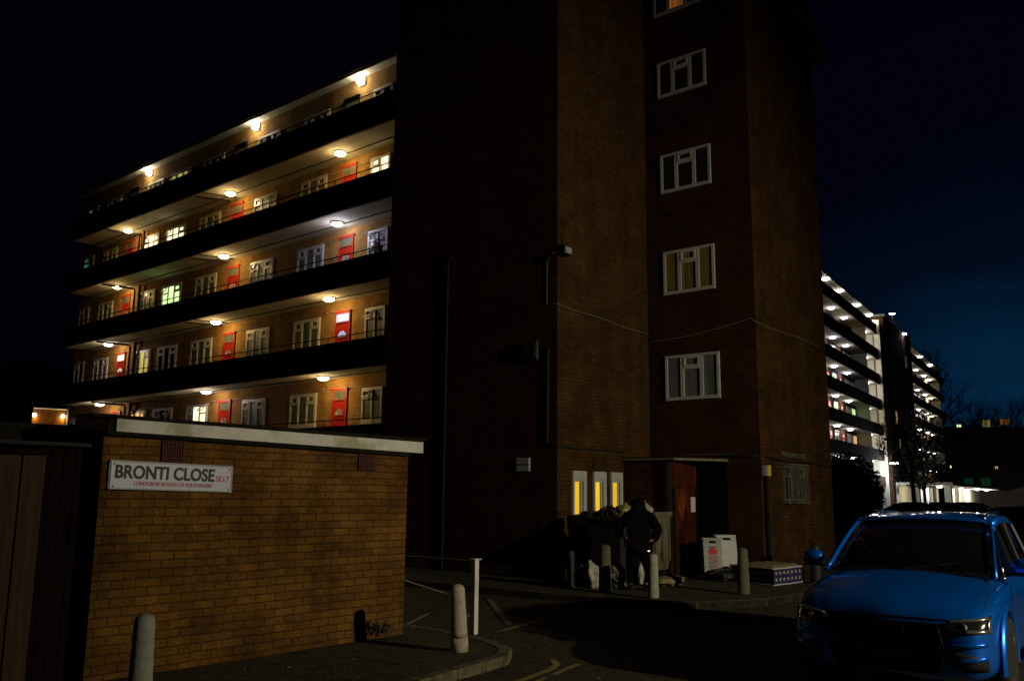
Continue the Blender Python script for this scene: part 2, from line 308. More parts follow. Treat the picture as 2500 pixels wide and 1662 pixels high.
# ------------------------------------------------------------------ windows and doors
def window(parent,f,a0,a1,z0,z1,cols,frame,pane,flip,fw=.055,mull=.06,sill=True,vent_open=None,depth=.06,pane_over=None,tp=.30,name='window'):
    """cols: list of (width share, kind) in picture order from the left, kind 'full' or 'vent' ; flip = a runs right to left in the picture"""
    mb=MB(); pn=MB(); pn2=MB(); vo=MB(); nvo=0
    W=a1-a0; tot=sum(c[0] for c in cols); h=z1-z0
    mb.box(a0,a1,0,depth,z1-fw,z1,f).box(a0,a1,0,depth,z0,z0+fw*1.3,f)
    edges=[0]
    for c in cols: edges.append(edges[-1]+c[0]/tot*W)
    def A(t): return a1-t if flip else a0+t
    mb.box(A(0),A(fw),0,depth,z0+fw*1.3,z1-fw,f).box(A(W),A(W-fw),0,depth,z0+fw*1.3,z1-fw,f)
    for e in edges[1:-1]: mb.box(A(e-mull/2),A(e+mull/2),0,depth,z0+fw*1.3,z1-fw,f)
    over=0
    for i,(w,k) in enumerate(cols):
        l=edges[i]+(fw if i==0 else mull/2); r=edges[i+1]-(fw if i==len(cols)-1 else mull/2)
        zt=z1-fw; zb=z0+fw*1.3; zm=z1-h*tp
        if k=='vent':
            mb.box(A(l),A(r),0,depth,zm-.03,zm+.03,f)
            # small sash with its own thick frame
            q=.045
            if vent_open and i in vent_open:
                th=R(vent_open[i]); hh=zt-zm-.03
                def fo(a,b,z,th=th,hh=hh,zt=zt):
                    d=zt-z; return f(a,depth+.01+math.sin(th)*d+ (b-depth)*math.cos(th),zt-math.cos(th)*d-(b-depth)*math.sin(th)*0)
                vo.box(A(l),A(r),depth,depth+.03,zt-q,zt,fo).box(A(l),A(r),depth,depth+.03,zm+.03,zm+.03+q,fo)
                vo.box(A(l),A(l+q),depth,depth+.03,zm+.03+q,zt-q,fo).box(A(r-q),A(r),depth,depth+.03,zm+.03+q,zt-q,fo); nvo+=1
            else:
                mb.box(A(l),A(r),.01,depth+.012,zt-q,zt,f).box(A(l),A(r),.01,depth+.012,zm+.03,zm+.03+q,f)
                mb.box(A(l),A(l+q),.01,depth+.012,zm+.03+q,zt-q,f).box(A(r-q),A(r),.01,depth+.012,zm+.03+q,zt-q,f)
        pn.box(A(l-.005),A(r+.005),.012,.03,zb-.005,zt+.005,f)
        if pane_over and i in pane_over:
            over=1; pn2.box(A(l-.004),A(r+.004),.0305,.036,zb-.004,zt+.004,f)
    w=part(mb,name,frame,parent)
    part(pn,'pane',pane,w)
    if over: part(pn2,'lit_curtain',pane_over[min(pane_over)],w)
    else: pn2.b.free()
    if nvo: part(vo,'open_sash',frame,w)
    else: vo.b.free()
    if sill: part(MB().box(a0-.04,a1+.04,0,.11,z0-.06,z0-.002,f),'sill',frame if sill is True else sill,w)
    return w
def door(parent,f,a0,a1,z0,z1,body='reddoor',frame='redframe',flip=True,fan='glassdark',top='glassdark'):
    fw=.05; tz=z1-.34
    mb=MB().box(a0,a0+fw,0,.06,z0,z1,f).box(a1-fw,a1,0,.06,z0,z1,f).box(a0+fw,a1-fw,0,.06,z1-fw,z1,f).box(a0+fw,a1-fw,0,.06,tz-.04,tz+.01,f).box(a0-.03,a1+.03,0,.09,z1+.002,z1+.05,f)
    leaf=MB().box(a0+fw,a1-fw,0,.035,z0,tz-.04,f)
    for (u0,u1,w0,w1) in ((.16,.46,.08,.42),(.54,.84,.08,.42)):
        W=a1-a0-2*fw; H=tz-.04-z0
        leaf.box(a0+fw+W*u0,a0+fw+W*u1,.035,.045,z0+H*w0,z0+H*w1,f)
    d=part(leaf,'door',body,parent)
    part(mb,'door_frame',frame,d)
    part(MB().box(a0+fw,a1-fw,.01,.03,tz+.01,z1-fw,f),'transom_pane',top,d)
    c=(a0+a1)/2; zc=z1-.86; r=(a1-a0)*.27
    fb=MB(); pts=[(c+r*math.cos(PI*k/12),zc+r*math.sin(PI*k/12)) for k in range(13)]
    va=[fb.b.verts.new(f(x,.047,z)) for x,z in pts]; vb=[fb.b.verts.new(f(x,.036,z)) for x,z in pts]
    fb.b.faces.new(va); fb.b.faces.new(vb[::-1])
    for i in range(13): fb.b.faces.new([va[i],va[(i+1)%13],vb[(i+1)%13],vb[i]])
    part(fb,'fanlight',fan,d)
    sb=MB()
    for k in (3,6,9):
        x,z=c+r*math.cos(PI*k/12),zc+r*math.sin(PI*k/12); p=f(c,.052,zc); q=f(x,.052,z); sb.tube([p,q],.010,4)
    for k in range(12):
        sb.tube([f(*( (pts[k][0],.052,pts[k][1]) )),f(pts[k+1][0],.052,pts[k+1][1])],.009,4)
    sb.box(c-r-.02,c+r+.02,.047,.062,zc-.02,zc-.002,f)
    part(sb,'fanlight_bars','redframe',d)
    part(MB().box(c-.1,c+.1,.062,.075,tz-.028,tz-.005,f),'letterbox','brass',d)
    part(MB().box(a0+fw+.05,a0+fw+.08,.036,.08,z0+.9,z0+1.0,f),'handle','brass',d)
    return d

# ------------------------------------------------------------------ main apartment building (gallery wing + tower)
XA,YA,XB,YD,XE=15.14,11.45,18.9,8.6,23.15
XG,XW,YT=17.85,19.23,16.9
YEND=44.3; YP2=42.3
apt=thing('apartment_block','dark brown block with lit gallery walkways, red doors and a tall plain tower','apartment building',(XA,YA,0))
floors=[3.05,5.72,8.40,11.0,13.53]; soff=[5.665,8.35,10.94,13.47]; partop=[3.89,6.55,9.2,11.86,14.45]
ROOFZ=16.41
# tower walls (solid volumes so that they cast shade properly)
mb=MB(); H=19.5
def quad(mb,pts): mb.b.faces.new([mb.b.verts.new(p) for p in pts])
wb=MB()
quad(wb,[(XA,YA,0),(XA,YT,0),(XA,YT,H),(XA,YA,H)]); quad(wb,[(XB,YD,0),(XB,YA,0),(XB,YA,H),(XB,YD,H)])
quad(wb,[(XE,YD,0),(XE,30,0),(XE,30,H),(XE,YD,H)])
tower_x=part(wb,'tower_wall','twr_x',apt,norm=False)
wb=MB()
quad(wb,[(XA,YA,0),(XB,YA,0),(XB,YA,H),(XA,YA,H)]); quad(wb,[(XA,YT,0),(XG+.2,YT,0),(XG+.2,YT,H),(XA,YT,H)])
# end wall of the right wing, with the raking gable top
quad(wb,[(XB,YD,0),(XE,YD,0),(XE,YD,13.85),(22.0,YD,14.62),(21.0,YD,14.95),(XB,YD,15.4)])
quad(wb,[(XB,YD+.5,13.0),(XE,YD+.5,13.0),(XE,YD+.5,14.0),(XB,YD+.5,15.4)])
part(wb,'tower_wall','twr_y',apt,norm=False)
# roof of the right wing with a pale overhanging verge
vb=MB(); pr=[(XE+.12,13.80),(22.55,14.22),(22.0,14.60),(21.0,14.93),(XB,15.4)]
for i in range(4):
    (x0,z0),(x1,z1)=pr[i],pr[i+1]
    vb.prism([(x0,z0),(x1,z1),(x1,z1+.18),(x0,z0+.18)],YD-.42,YD+6,lambda a,b,c:(a,c,b))
part(vb,'roof','concrete',apt)
rb=MB().box(XA,XE,YA,YT,H,H+.2).box(XB,XE,YD+.3,YA,H-.3,H); part(rb,'roof','felt',apt)
# quoin patches at the foot of the tower corner
part(MB().box(XA-.012,XA-.001,YA-.012,YA+.30,0,1.52).box(XA-.012,XA-.001,YA+.30,YA+.45,.15,1.40),'corner_patch','quoinx',apt)
part(MB().box(XA-.012,XA+.26,YA-.012,YA-.001,.0,1.52),'corner_patch','quoin',apt)
# gallery wing: inner wall, slabs, parapets
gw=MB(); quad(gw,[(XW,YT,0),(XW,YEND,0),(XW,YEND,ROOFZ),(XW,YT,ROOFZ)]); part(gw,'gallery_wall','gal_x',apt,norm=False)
part(MB().box(XW+.05,XW+9,YT,YEND,0,ROOFZ-.03).box(XA+.05,XW+9,YA+.05,YT-.05,0,H-.02).box(XB+.05,XE-.05,YD+.05,YA+.2,0,13.7),'core','fardark',apt)
for i,fz in enumerate(floors):
    if i>0: part(MB().box(XG,XW-.002,YT+.01,YP2,soff[i-1],fz),'walkway','soffit',apt)
    else: part(MB().box(XG,XW-.002,YT+.01,YP2,fz-.25,fz),'walkway','soffit',apt)
    part(MB().box(XG-.10,XG-.002,YT+.01,YP2,(soff[i-1] if i else fz-.25)-.02,partop[i]),'parapet','par_x',apt)
    rl=MB(); 
    rl.tube([(XG-.05,YT+.02,partop[i]+.19),(XG-.05,YP2,partop[i]+.19)],.018,6)
    y=YT+1.2
    while y<YP2: rl.tube([(XG-.05,y,partop[i]),(XG-.05,y,partop[i]+.19)],.011,4); y+=2.3
    part(rl,'railing','pipe',apt)
    if i<4:
        cb=MB(); zc=soff[i]-.34
        pts=[(XW-.03,YT+.3+k*.9,zc+.012*math.sin(k*1.7)) for k in range(int((YEND-YT-1)/.9))]
        cb.tube(pts,.011,5)
        for k in range(3): yy=(24.6,31.4,39.2)[k]; cb.box(XW-.05,XW-.002,yy-.03,yy+.03,zc-.03,zc+.03)
        part(cb,'cable','cable',apt)
        part(MB().tube([(18.75,YT+.1,soff[i]-.02),(18.75,YP2,soff[i]-.02)],.018,5),'ceiling_conduit','pipe',apt)
# lower wall below the first gallery
part(MB().box(XG+.3,XG+.5,YT,YP2,0,2.7),'lower_wall','par_x',apt)
part(MB().box(XW-.36,XW+9.2,YT+.02,YEND+.1,ROOFZ+.002,ROOFZ+.17),'roof','soffit',apt)
# vertical pipes with brackets reaching under the soffits
for i in range(4):
    z=soff[i]; pb=MB().tube([(XG+.02,39.0,z-.05),(XG+.6,38.85,z-.07),(XW-.15,38.45,z-.10),(XW-.13,38.40,z-.2),(XW-.13,38.40,floors[i])],.045,8)
    pb.tube([(XW-.13,37.95,z-.02),(XW-.13,37.95,floors[i])],.055,8)
    part(pb,'drainpipe','pipe',apt)
for i in (1,2,3):
    part(MB().tube([(XG+.02,31.6,soff[i]-.06),(XG+1.2,31.0,soff[i]-.06)],.03,6).tube([(XG+.02,31.0,soff[i]-.03),(XG+1.2,30.5,soff[i]-.03)],.02,6),'ceiling_pipe','pipe',apt)

T3=[(1,'vent'),(.95,'full'),(1,'vent')]; T2=[(.95,'vent'),(1,'full')]
f=XF(XW)
def rowwin(i,a0,a1,cols,pane='curtain',frame='cream',**k):
    return window(apt,f,a0,a1,floors[i]+1.03,floors[i]+2.2,cols,frame,pane,True,fw=.09,mull=.085,**k)
GW=[(21.57,22.57,T2),(24.98,26.48,T3),(28.02,29.46,T3),(31.87,33.43,T3),(34.55,36.1,T3),(36.75,38.1,T3),(40.6,42.0,T3),(43.0,44.0,T2)]
GD=[(23.33,24.13),(30.25,31.07),(38.98,39.75)]
pan={(0,0):dict(vent_open={0:18}),(0,1):{},(0,2):dict(frame='upvc',pane='curtain_b'),(0,3):dict(frame='upvc',pane='curtain_w',pane_over={1:'lit_white',2:'lit_white'},vent_open={2:35}),
 (0,4):dict(frame='upvc',pane='glassdark',vent_open={0:30,2:25}),(0,5):dict(pane='lit_warm'),(0,6):dict(frame='upvc'),(0,7):dict(pane='glassdark'),
 (1,0):dict(vent_open={0:22}),(1,2):dict(pane='curtain_b',vent_open={}),(1,3):dict(pane='curtain'),(1,4):dict(pane='glassdark',frame='cream'),
 (1,5):dict(frame='upvc',pane='curtain_w',pane_over={1:'lit_yellow',2:'lit_yellow'}),(1,6):dict(frame='upvc'),(1,7):dict(pane='glassdark'),
 (2,0):dict(frame='upvc',pane='curtain_b',vent_open={0:40}),(2,1):dict(frame='upvc',pane='curtain_b'),(2,2):dict(vent_open={0:25},frame='upvc'),(2,4):dict(pane='lit_green',frame='upvc',vent_open={0:25}),(2,5):dict(vent_open={}),(2,7):dict(pane='glassdark'),
 (3,0):dict(pane='lit_white'),(3,1):dict(pane='curtain_y'),(3,2):dict(frame='upvc',vent_open={2:25}),(3,4):dict(pane='lit_white',vent_open={0:22}),(3,5):dict(pane='curtain_w',frame='upvc',pane_over={0:'lit_white',1:'lit_white',2:'lit_white'}),
 (3,6):dict(pane='curtain_y'),(3,7):dict(pane='glassdark',pane_over={0:'lit_teal'}),
 (4,1):dict(pane='curtain_y'),(4,3):dict(pane='glassdark'),(4,4):dict(pane='lit_yellow'),(4,0):dict(pane='glassdark'),(4,2):dict(pane='glassdark'),(4,5):dict(pane='curtain'),(4,7):dict(pane='glassdark',pane_over={0:'lit_teal'})}
for i in range(5):
    for j,(a,b,c) in enumerate(GW):
        rowwin(i,a,b,c,**pan.get((i,j),{}))
    for j,(a,b) in enumerate(GD):
        lit=(i,j)==(1,0)
        door(apt,f,a,b,floors[i],floors[i]+2.23,body='reddoor' if i<4 else 'grille',fan='lit_blue' if lit else 'lit_pale' if (i,j)==(1,2) else 'curtain_w',top='lit_blue' if lit else 'lit_pale' if (i,j)==(1,2) else 'curtain',frame='redframe' if i<4 else 'grille')  # top-floor doors and frames black: shade over them put into the colour
# faint satellite dish style box on the third gallery near window: a fan standing behind the glass is part of that window
fn=thing('standing_fan','round white fan standing behind the window nearest the tower on the second highest gallery','fan',(XW-.1,22.2,9.4))
part(MB().lathe([(.001,-.04),(.17,-.03),(.19,0),(.17,.03),(.001,.04)],(0,0,0),24),'cage','upvc',fn,smooth=True)
cg_=[o for o in fn.children if o.name.startswith('cage')][0]; cg_.rotation_euler=(0,PI/2,0); cg_.location=(.0,.02,.62)
part(MB().box(XW-.12,XW-.08,22.17,22.25,9.44,9.90),'stand','upvc',fn,bevel=.01)
# tower windows, face C (x = XB)
f=XF(XB)
TC=[(.95,'full'),(1.05,'vent'),(.95,'full')]
tw=[(9.52,10.95,4.12,5.21,'curtain_b'),(9.57,10.95,6.73,7.83,'curtain_y'),(9.60,10.98,9.35,10.36,'glassdark'),(9.66,11.02,11.92,12.88,'glassdark'),(9.75,11.1,14.2,15.3,'lit_orange')]
for a0,a1,z0,z1,p in tw: window(apt,f,a0,a1,z0,z1,TC,'upvc',p if p!='lit_orange' else 'glassdark',True,fw=.06,mull=.09,tp=.3,sill=False,name='window',pane_over={1:'lit_orange'} if p=='lit_orange' else None)
# narrow lit windows on face B (y = YA)
f=YF(YA)
for a0,a1 in ((15.66,16.16),(16.44,16.93),(17.13,17.60)):
    mb=MB().box(a0,a1,0,.05,1.30,1.46,f).box(a0,a1,0,.05,2.22,2.38,f).box(a0,a0+.05,0,.05,1.46,2.22,f).box(a1-.12,a1,0,.05,1.46,2.22,f)
    mb.box(a0-.02,a1+.02,0,.09,1.27,1.298,f)
    mb.box(a0+.05,a1-.12,0,.03,2.15,2.22,f).box(a1-.21,a1-.155,0,.035,1.46,2.15,f)
    w=part(mb,'window','upvc',apt)
    part(MB().box(a0+.052,a0+.25,.004,.02,1.462,2.148,f),'pane','lit_amber',w)
    part(MB().box(a0+.25,a1-.212,.002,.012,1.462,2.148,f).box(a1-.154,a1-.122,.002,.012,1.462,2.148,f),'pane','glassdark',w)
# porch at the tower foot
XP,YP,XP2=17.72,10.2,18.88
part(MB().box(XP,XP+.16,YP+.012,YA,0,2.66),'porch_wall','twr_x',apt)
part(MB().box(XP+1.95,XB+.02,YP+.3,YP+.5,0,2.66),'porch_wall','twr_y',apt) if False else None
part(MB().prism([(XP-.10,YA),(XP-.10,YP-.12),(18.88,9.40),(18.88,YA)],2.665,2.73),'canopy','felt',apt)
part(MB().prism([(XP-.10,YP-.122),(XP-.10,YP-.135),(18.88,9.38),(18.88,9.395)],2.65,2.70),'canopy_edge','galv',apt)
part(MB().box(XB-.03,XB-.004,9.42,YP,0,2.62),'recess_shade_panel','cloth',apt)  # flat black sheet painting in the darkness of the open entry
part(MB().box(XP-.115,XP-.102,YP-.13,YA,2.66,2.70),'canopy_edge','galv',apt)
part(MB().tube([(XP-.06,YP+.06,0),(XP-.06,YP+.06,2.62)],.06,8),'drainpipe','pipe',apt)
d=part(MB().box(XP+.14,XP+1.08,YP,YP+.05,.04,2.05),'door','doorbr',apt)
part(MB().box(XP+.06,XP+1.165,YP-.004,YP+.06,2.06,2.64),'transom_panel','doorbr',d)
part(MB().box(XP+.04,XP+.13,YP-.02,YP+.06,.0,2.05).box(XP+1.085,XP+1.165,YP-.02,YP+.06,.0,2.05),'door_frame','pipe',d)
gp=MB(); random.seed(3)
def yl(p,q,w=.0045): gp.tube([p,q],w,4)
gx,gz=XP+.22,1.66
yl((gx,YP-.006,gz),(gx+.02,YP-.006,gz+.36)); yl((gx+.02,YP-.006,gz+.36),(gx+.15,YP-.006,gz+.08)); yl((gx+.15,YP-.006,gz+.08),(gx+.17,YP-.006,gz+.36))
yl((gx+.24,YP-.006,gz),(gx+.25,YP-.006,gz+.35)); yl((gx+.25,YP-.006,gz+.35),(gx+.38,YP-.006,gz+.34)); yl((gx+.38,YP-.006,gz+.34),(gx+.38,YP-.006,gz+.05)); yl((gx+.24,YP-.006,gz+.18),(gx+.36,YP-.006,gz+.17))
for k in range(9): x=gx+random.uniform(0,.4); z=gz+random.uniform(-.05,.25); yl((x,YP-.005,z),(x+random.uniform(-.03,.05),YP-.005,z-random.uniform(.1,.35)),.006)
part(gp,'graffiti','graffiti',d)
# the two faint marks on the tower, plaque, pipe, grille etc.
tag(MB().box(XA-.06,XA,12.17,12.52,2.36,2.65).build('wall_plaque','board',None,bevel=.004),'small pale two-row notice plate fixed on the dark tower wall','plaque')
# dark band across the plaque is the gap between two plates
pl=[o for o in C.objects if o.name=='wall_plaque'][0]
part(MB().box(XA-.064,XA-.0605,12.175,12.515,2.495,2.515),'band','letk',pl)
dp=MB().tube([(XA-.035,14.75,0),(XA-.035,14.76,7.42)],.034,8).box(XA-.07,XA-.005,14.66,14.86,7.4,7.6)
for z in (1.5,3.3,5.1,6.9): dp.box(XA-.05,XA-.003,14.68,14.84,z,z+.05)
part(dp,'drainpipe','pipe',apt)
# black service pipe beside the corner and cables
part(MB().tube([(XA-.03,YA+.22,5.0),(XA-.03,YA+.24,2.95),(XA-.03,YA+.03,2.90),(XA-.03,YA-.03,2.90),(XA+.5,YA-.03,2.86),(XA+1.6,YA-.03,2.86),(XP+.05,YA-.03,2.86)],.022,6),'cable','blackcable',apt)
wc=[(XA-.02,YA+.26,7.0),(XA-.02,YA+.27,5.98),(XA-.02,YA+.02,5.95),(XA-.02,YA-.02,5.95)]
for k in range(1,13): wc.append((XA+k*.31,YA-.02,5.95-.03*math.sin(k*.9)*.5-.012*k))
part(MB().tube(wc,.009,5),'cable','white_cable',apt)
wc=[(XB-.02,YA-.1-k*.24,5.62+.006*k*k*.4) for k in range(12)]+[(XB-.02,YD-.0,5.80),(XB-.02,YD-.02,5.80)]+[(XB+.3+k*.45,YD-.02,5.80-.02*math.sin(k)-.008*k) for k in range(9)]
part(MB().tube(wc,.006,5),'cable','cable',apt)
part(MB().tube([(XP+.3,YP-.14,2.78),(XB-.1,YD+.6,2.82),(XB-.05,YD+.1,2.75),(XB+.2,YD-.03,2.76),(XB+1.5,YD-.03,2.66),(XB+2.7,YD-.03,2.70),(XE,YD-.03,2.62)],.02,6),'cable','blackcable',apt)
# pipe at corner C/D with its yellow box
part(MB().tube([(XB+.12,YD-.07,0),(XB+.12,YD-.07,2.3)],.05,8),'drainpipe','pipe',apt)
part(MB().tube([(XB+.25,YD-.03,0),(XB+.25,YD-.03,2.28)],.014,6),'conduit','cable',apt)
ab=thing('alarm_box','small yellow alarm box fixed high on the wing corner beside the entrance','alarm box',(XB+.16,YD-.05,2.3))
part(MB().box(XB+.10,XB+.26,YD-.10,YD-.13+.005,2.32,2.56),'cover','alarm',ab,bevel=.01)
part(MB().box(XB+.06,XB+.26,YD-.098,YD-.002,2.32,2.56),'case','signb',ab,bevel=.006)
# window grille on wing D
f=YF(YD)
w=window(apt,f,20.08,21.30,1.76,2.60,[(1,'vent'),(1,'full'),(1,'vent')],'whiteline','glassdark',False,fw=.05,mull=.05,sill=False,depth=.035)
gr=MB(); 
for k in range(15): x=20.07+k*.089; gr.tube([(x,YD-.12,1.72),(x,YD-.12,2.62)],.010,5)
for z in (1.72,2.62): gr.box(20.02,21.35,YD-.135,YD-.105,z-.012,z+.012)
for x in (20.03,21.34):
    for z in (1.72,2.62): gr.box(x-.012,x+.012,YD-.12,YD,z-.012,z+.012)
part(gr,'security_grille','whiteline',w)
bn=thing('building_name','small worn pale capital letters reading the block name above the barred window','lettering',(20.0,YD,2.8))
text_obj('letters','WALSHAM HOUSE',.155,'whiteline',ytext(20.0,YD-.018,2.80,0.02),bn,bold=.006,extrude=.012,spacing=1.15,xs=.95)
# floodlight at tower corner
fl=thing('floodlight','unlit black floodlight with a pale lens on the top of the tower corner cable','floodlight',(XA-.02,YA+.05,7.1))
part(MB().box(XA-.02,XA+.26,YA-.22,YA-.04,7.05,7.27),'housing','black',fl,bevel=.02)
part(MB().box(XA+.0,XA+.22,YA-.235,YA-.221,7.08,7.22),'lens','lens',fl)
part(MB().tube([(XA-.03,YA+.25,7.02),(XA-.06,YA+.08,7.1),(XA+.05,YA-.03,7.13)],.02,6).box(XA-.07,XA-.005,YA+.20,YA+.30,6.95,7.1),'bracket','black',fl)
# dark projecting box on face A
wbx=thing('wall_box','dark projecting box low on the plain tower wall left of the corner pipe','wall light',(XA,12.0,4.8))
part(MB().box(XA-.10,XA-.002,11.93,12.35,4.75,5.20),'housing','black',wbx,bevel=.03)
part(MB().box(XA-.13,XA-.101,11.97,12.31,4.80,5.15),'cover','glassdark',wbx,bevel=.01)

# ------------------------------------------------------------------ gallery lamps
def add_point(loc,e,col,r=.05):
    l=bpy.data.lights.new('lamp_light','POINT'); l.energy=e; l.color=col; l.shadow_soft_size=r
    o=bpy.data.objects.new('lamp_light',l); C.objects.link(o); o.location=loc; return o
M['lamp_bright']=emit('lamp_bright',(.93,.93,1),40); M['lamp_warm']=emit('lamp_warm',(1,.80,.50),24); M['lamp_cool']=emit('lamp_cool',(.78,.78,1),14); M['lamp_pink']=emit('lamp_pink',(1,.80,.72),14)
WARM=(1,.66,.27); COOL=(.74,.70,1.0); PINK=(1,.78,.62); YEL=(1,.78,.36)
glamps=[(3,23.45,WARM),(3,30.2,WARM),(3,38.4,WARM),(2,23.45,COOL),(2,30.35,WARM),(2,38.95,WARM),(1,23.72,WARM),(1,30.61,WARM),(1,39.32,PINK),(0,23.82,WARM),(0,30.97,PINK),(0,39.67,PINK)]
rown=['lowest','second lowest','third lowest','fourth lowest']; posn={23:'nearest the tower',24:'nearest the tower',30:'over the middle red door',31:'over the middle red door',38:'at the far left end',39:'at the far left end',40:'at the far left end'}
for i,y,c in glamps:
    z=soff[i]; cool=c is COOL; pk=c is PINK
    t=thing('ceiling_lamp',('cold white' if cool else 'pinkish white' if pk else 'warm yellow')+' bulkhead lamp under the %s walkway ceiling, %s'%(rown[i],posn[int(y)]),'lamp',(18.55,y,z),group='gallery ceiling lamps')
    part(MB().lathe([(.20,0),(.20,-.035),(.18,-.04)],(18.55,y,z-.001),20),'base','upvc',t)
    part(MB().lathe([(.185,-.041),(.18,-.085),(.13,-.12),(.01,-.135)],(18.55,y,z),20),'diffuser','lamp_cool' if cool else 'lamp_pink' if pk else 'lamp_warm',t,smooth=True)
    l=add_point((18.55,y,z-.16),58 if cool else 40,c,.09); l.parent=t; l.location=(0,0,-.17)
for y,n in ((23.2,'nearest the tower'),(29.6,'above the middle stack of red doors'),(38.0,'at the far left end')):
    t=thing('eaves_lamp','bright lamp under the gallery wing roof edge, %s'%n,'lamp',(19.1,y,ROOFZ),group='lamps under the roof edge')
    part(MB().box(19.16,19.225,y-.16,y+.16,ROOFZ-.33,ROOFZ-.05),'base','upvc',t)
    part(MB().box(18.99,19.158,y-.12,y+.12,ROOFZ-.27,ROOFZ-.07),'diffuser','lamp_bright',t,bevel=.05,seg=4)
    l=add_point((0,0,0),22,(1,.82,.52),.07); l.parent=t; l.location=(-.20,0,-.30)

# ------------------------------------------------------------------ ground
def ngrid(mb,x0,x1,y0,y1,n,m,z=0,amp=0):
    mb.grid([[(x0+(x1-x0)*i/n,y0+(y1-y0)*j/m,z+amp*noise.noise((x0+(x1-x0)*i/n*.35,y0+(y1-y0)*j/m*.35,0))) for i in range(n+1)] for j in range(m+1)])
struct(MB().grid([[(-400,-400,-.02),(600,-400,-.02)],[(-400,600,-.02),(600,600,-.02)]]),'ground','asphalt')
rd=MB(); ngrid(rd,-20,60,-30,30,2,2,.0); struct(rd,'road','asphalt')
# pavement with rounded corner, and its kerb
edge=[(-6,6.15),(0,6.30),(4,6.40),(6.34,6.46),(7.0,6.56),(7.5,6.62),(8.0,6.72),(8.35,6.97),(8.60,7.40),(8.72,7.9),(8.85,9.0),(8.9,14)]
inner=[(-6,6.29),(0,6.44),(4,6.54),(6.32,6.60),(6.98,6.70),(7.45,6.76),(7.9,6.86),(8.22,7.08),(8.44,7.46),(8.57,7.92),(8.70,9.0),(8.75,14)]
pv=MB().prism(inner+[(-6,14)],.0,.100); struct(pv,'pavement','paving')
kb=MB()
for i in range(len(edge)-1):
    (a,b),(c,d)=edge[i],edge[i+1]; (e,g),(h_,k)=inner[i],inner[i+1]
    n=max(1,int(math.dist((a,b),(c,d))/.9))
    for q in range(n):
        t0,t1=q/n+.006,(q+1)/n-.006; L=lambda p,r,t:(p[0]+(r[0]-p[0])*t,p[1]+(r[1]-p[1])*t)
        P=[L((a,b),(c,d),t0),L((a,b),(c,d),t1),L((e,g),(h_,k),t1),L((e,g),(h_,k),t0)]
        kb.prism(P,-.01,.108+random.uniform(-.004,.004))
struct(kb,'kerb','kerb',bevel=.018)
# apron of paving at the foot of the tower
TP=[(12.9,17.5),(13.1,10.2),(13.35,8.3),(13.9,7.55),(15.2,6.9),(17.0,6.75),(30,6.7),(30,17.5)]
struct(MB().prism(TP,.0,.12),'paving','paving')
kt=MB()
for i in range(6):
    a=Vector(TP[i]);b=Vector(TP[i+1]);n=max(1,int((b-a).length/.9));d=(b-a).normalized();nn=Vector((d.y,-d.x))*-.13
    for q_ in range(n):
        p0=a+(b-a)*(q_/n+.006);p1=a+(b-a)*((q_+1)/n-.006); kt.prism([tuple(p0+nn),tuple(p1+nn),tuple(p1),tuple(p0)],-.01,.125+random.uniform(-.003,.003))
struct(kt,'kerb','paving',bevel=.015)
def line(pts,w,z=.006,m='yellow'):
    mb=MB()
    for i in range(len(pts)-1):
        a=Vector(pts[i]);b=Vector(pts[i+1]);d=(b-a).normalized();n=Vector((-d.y,d.x))*w/2
        mb.grid([[(a+n).to_3d()+Vector((0,0,z)),(b+n).to_3d()+Vector((0,0,z))],[(a-n).to_3d()+Vector((0,0,z)),(b-n).to_3d()+Vector((0,0,z))]])
    return mb
ym=line([(3,5.85),(6.8,5.98),(7.52,6.08),(8.1,6.20),(8.36,6.32),(8.55,6.52)],.085)
for seg in ([(3,5.62),(7.0,5.80),(7.89,6.0),(8.21,6.08),(8.55,6.15)],[(13.55,9.6),(14.1,9.1),(13.95,8.4),(13.66,7.97)],[(13.33,9.0),(13.4,8.4),(12.9,7.8)],[(9.3,8.95),(9.2,9.7),(10.4,10.4)],[(9.35,8.75),(9.9,9.3),(11,10)],[(9.6,8.3),(10.4,8.5),(11.6,8.8)],[(13.2,9.4),(13.0,8.6),(12.4,7.9)]):
    l2=line(seg,.075,.006+random.uniform(0,.003)); me=bpy.data.meshes.new('t'); l2.b.to_mesh(me); ym.b.from_mesh(me); l2.b.free()
struct(ym,'road_marking','yellow')
struct(line([(12.4,10.9),(10.3,8.65)],.10,.011,'whiteline'),'parking_line','whiteline')

lit_=MB(); rl_=random.Random(31)
for k in range(230):
    x,y=rl_.uniform(1,16),rl_.uniform(4.5,12); z=.103 if (y>6.9 and x<8.2) else .127 if x>15.2 and y>8 else .006
    if z>.1 and y>8.6 and x<8.3: continue
    if 8.2<x<9 or 12.8<x<15.2 and y>6.5: continue
    a=rl_.uniform(0,6.3); s_=rl_.uniform(.012,.035)
    lit_.b.faces.new([lit_.b.verts.new((x+s_*math.cos(a+q*PI/2)*(1 if q%2 else .6),y+s_*math.sin(a+q*PI/2),z+rl_.uniform(0,.012))) for q in range(4)])
o=lit_.build('litter','mattop',None,norm=False); o['kind']='stuff'; o['label']='scattered dry leaves and scraps on the ground'; o['category']='litter'

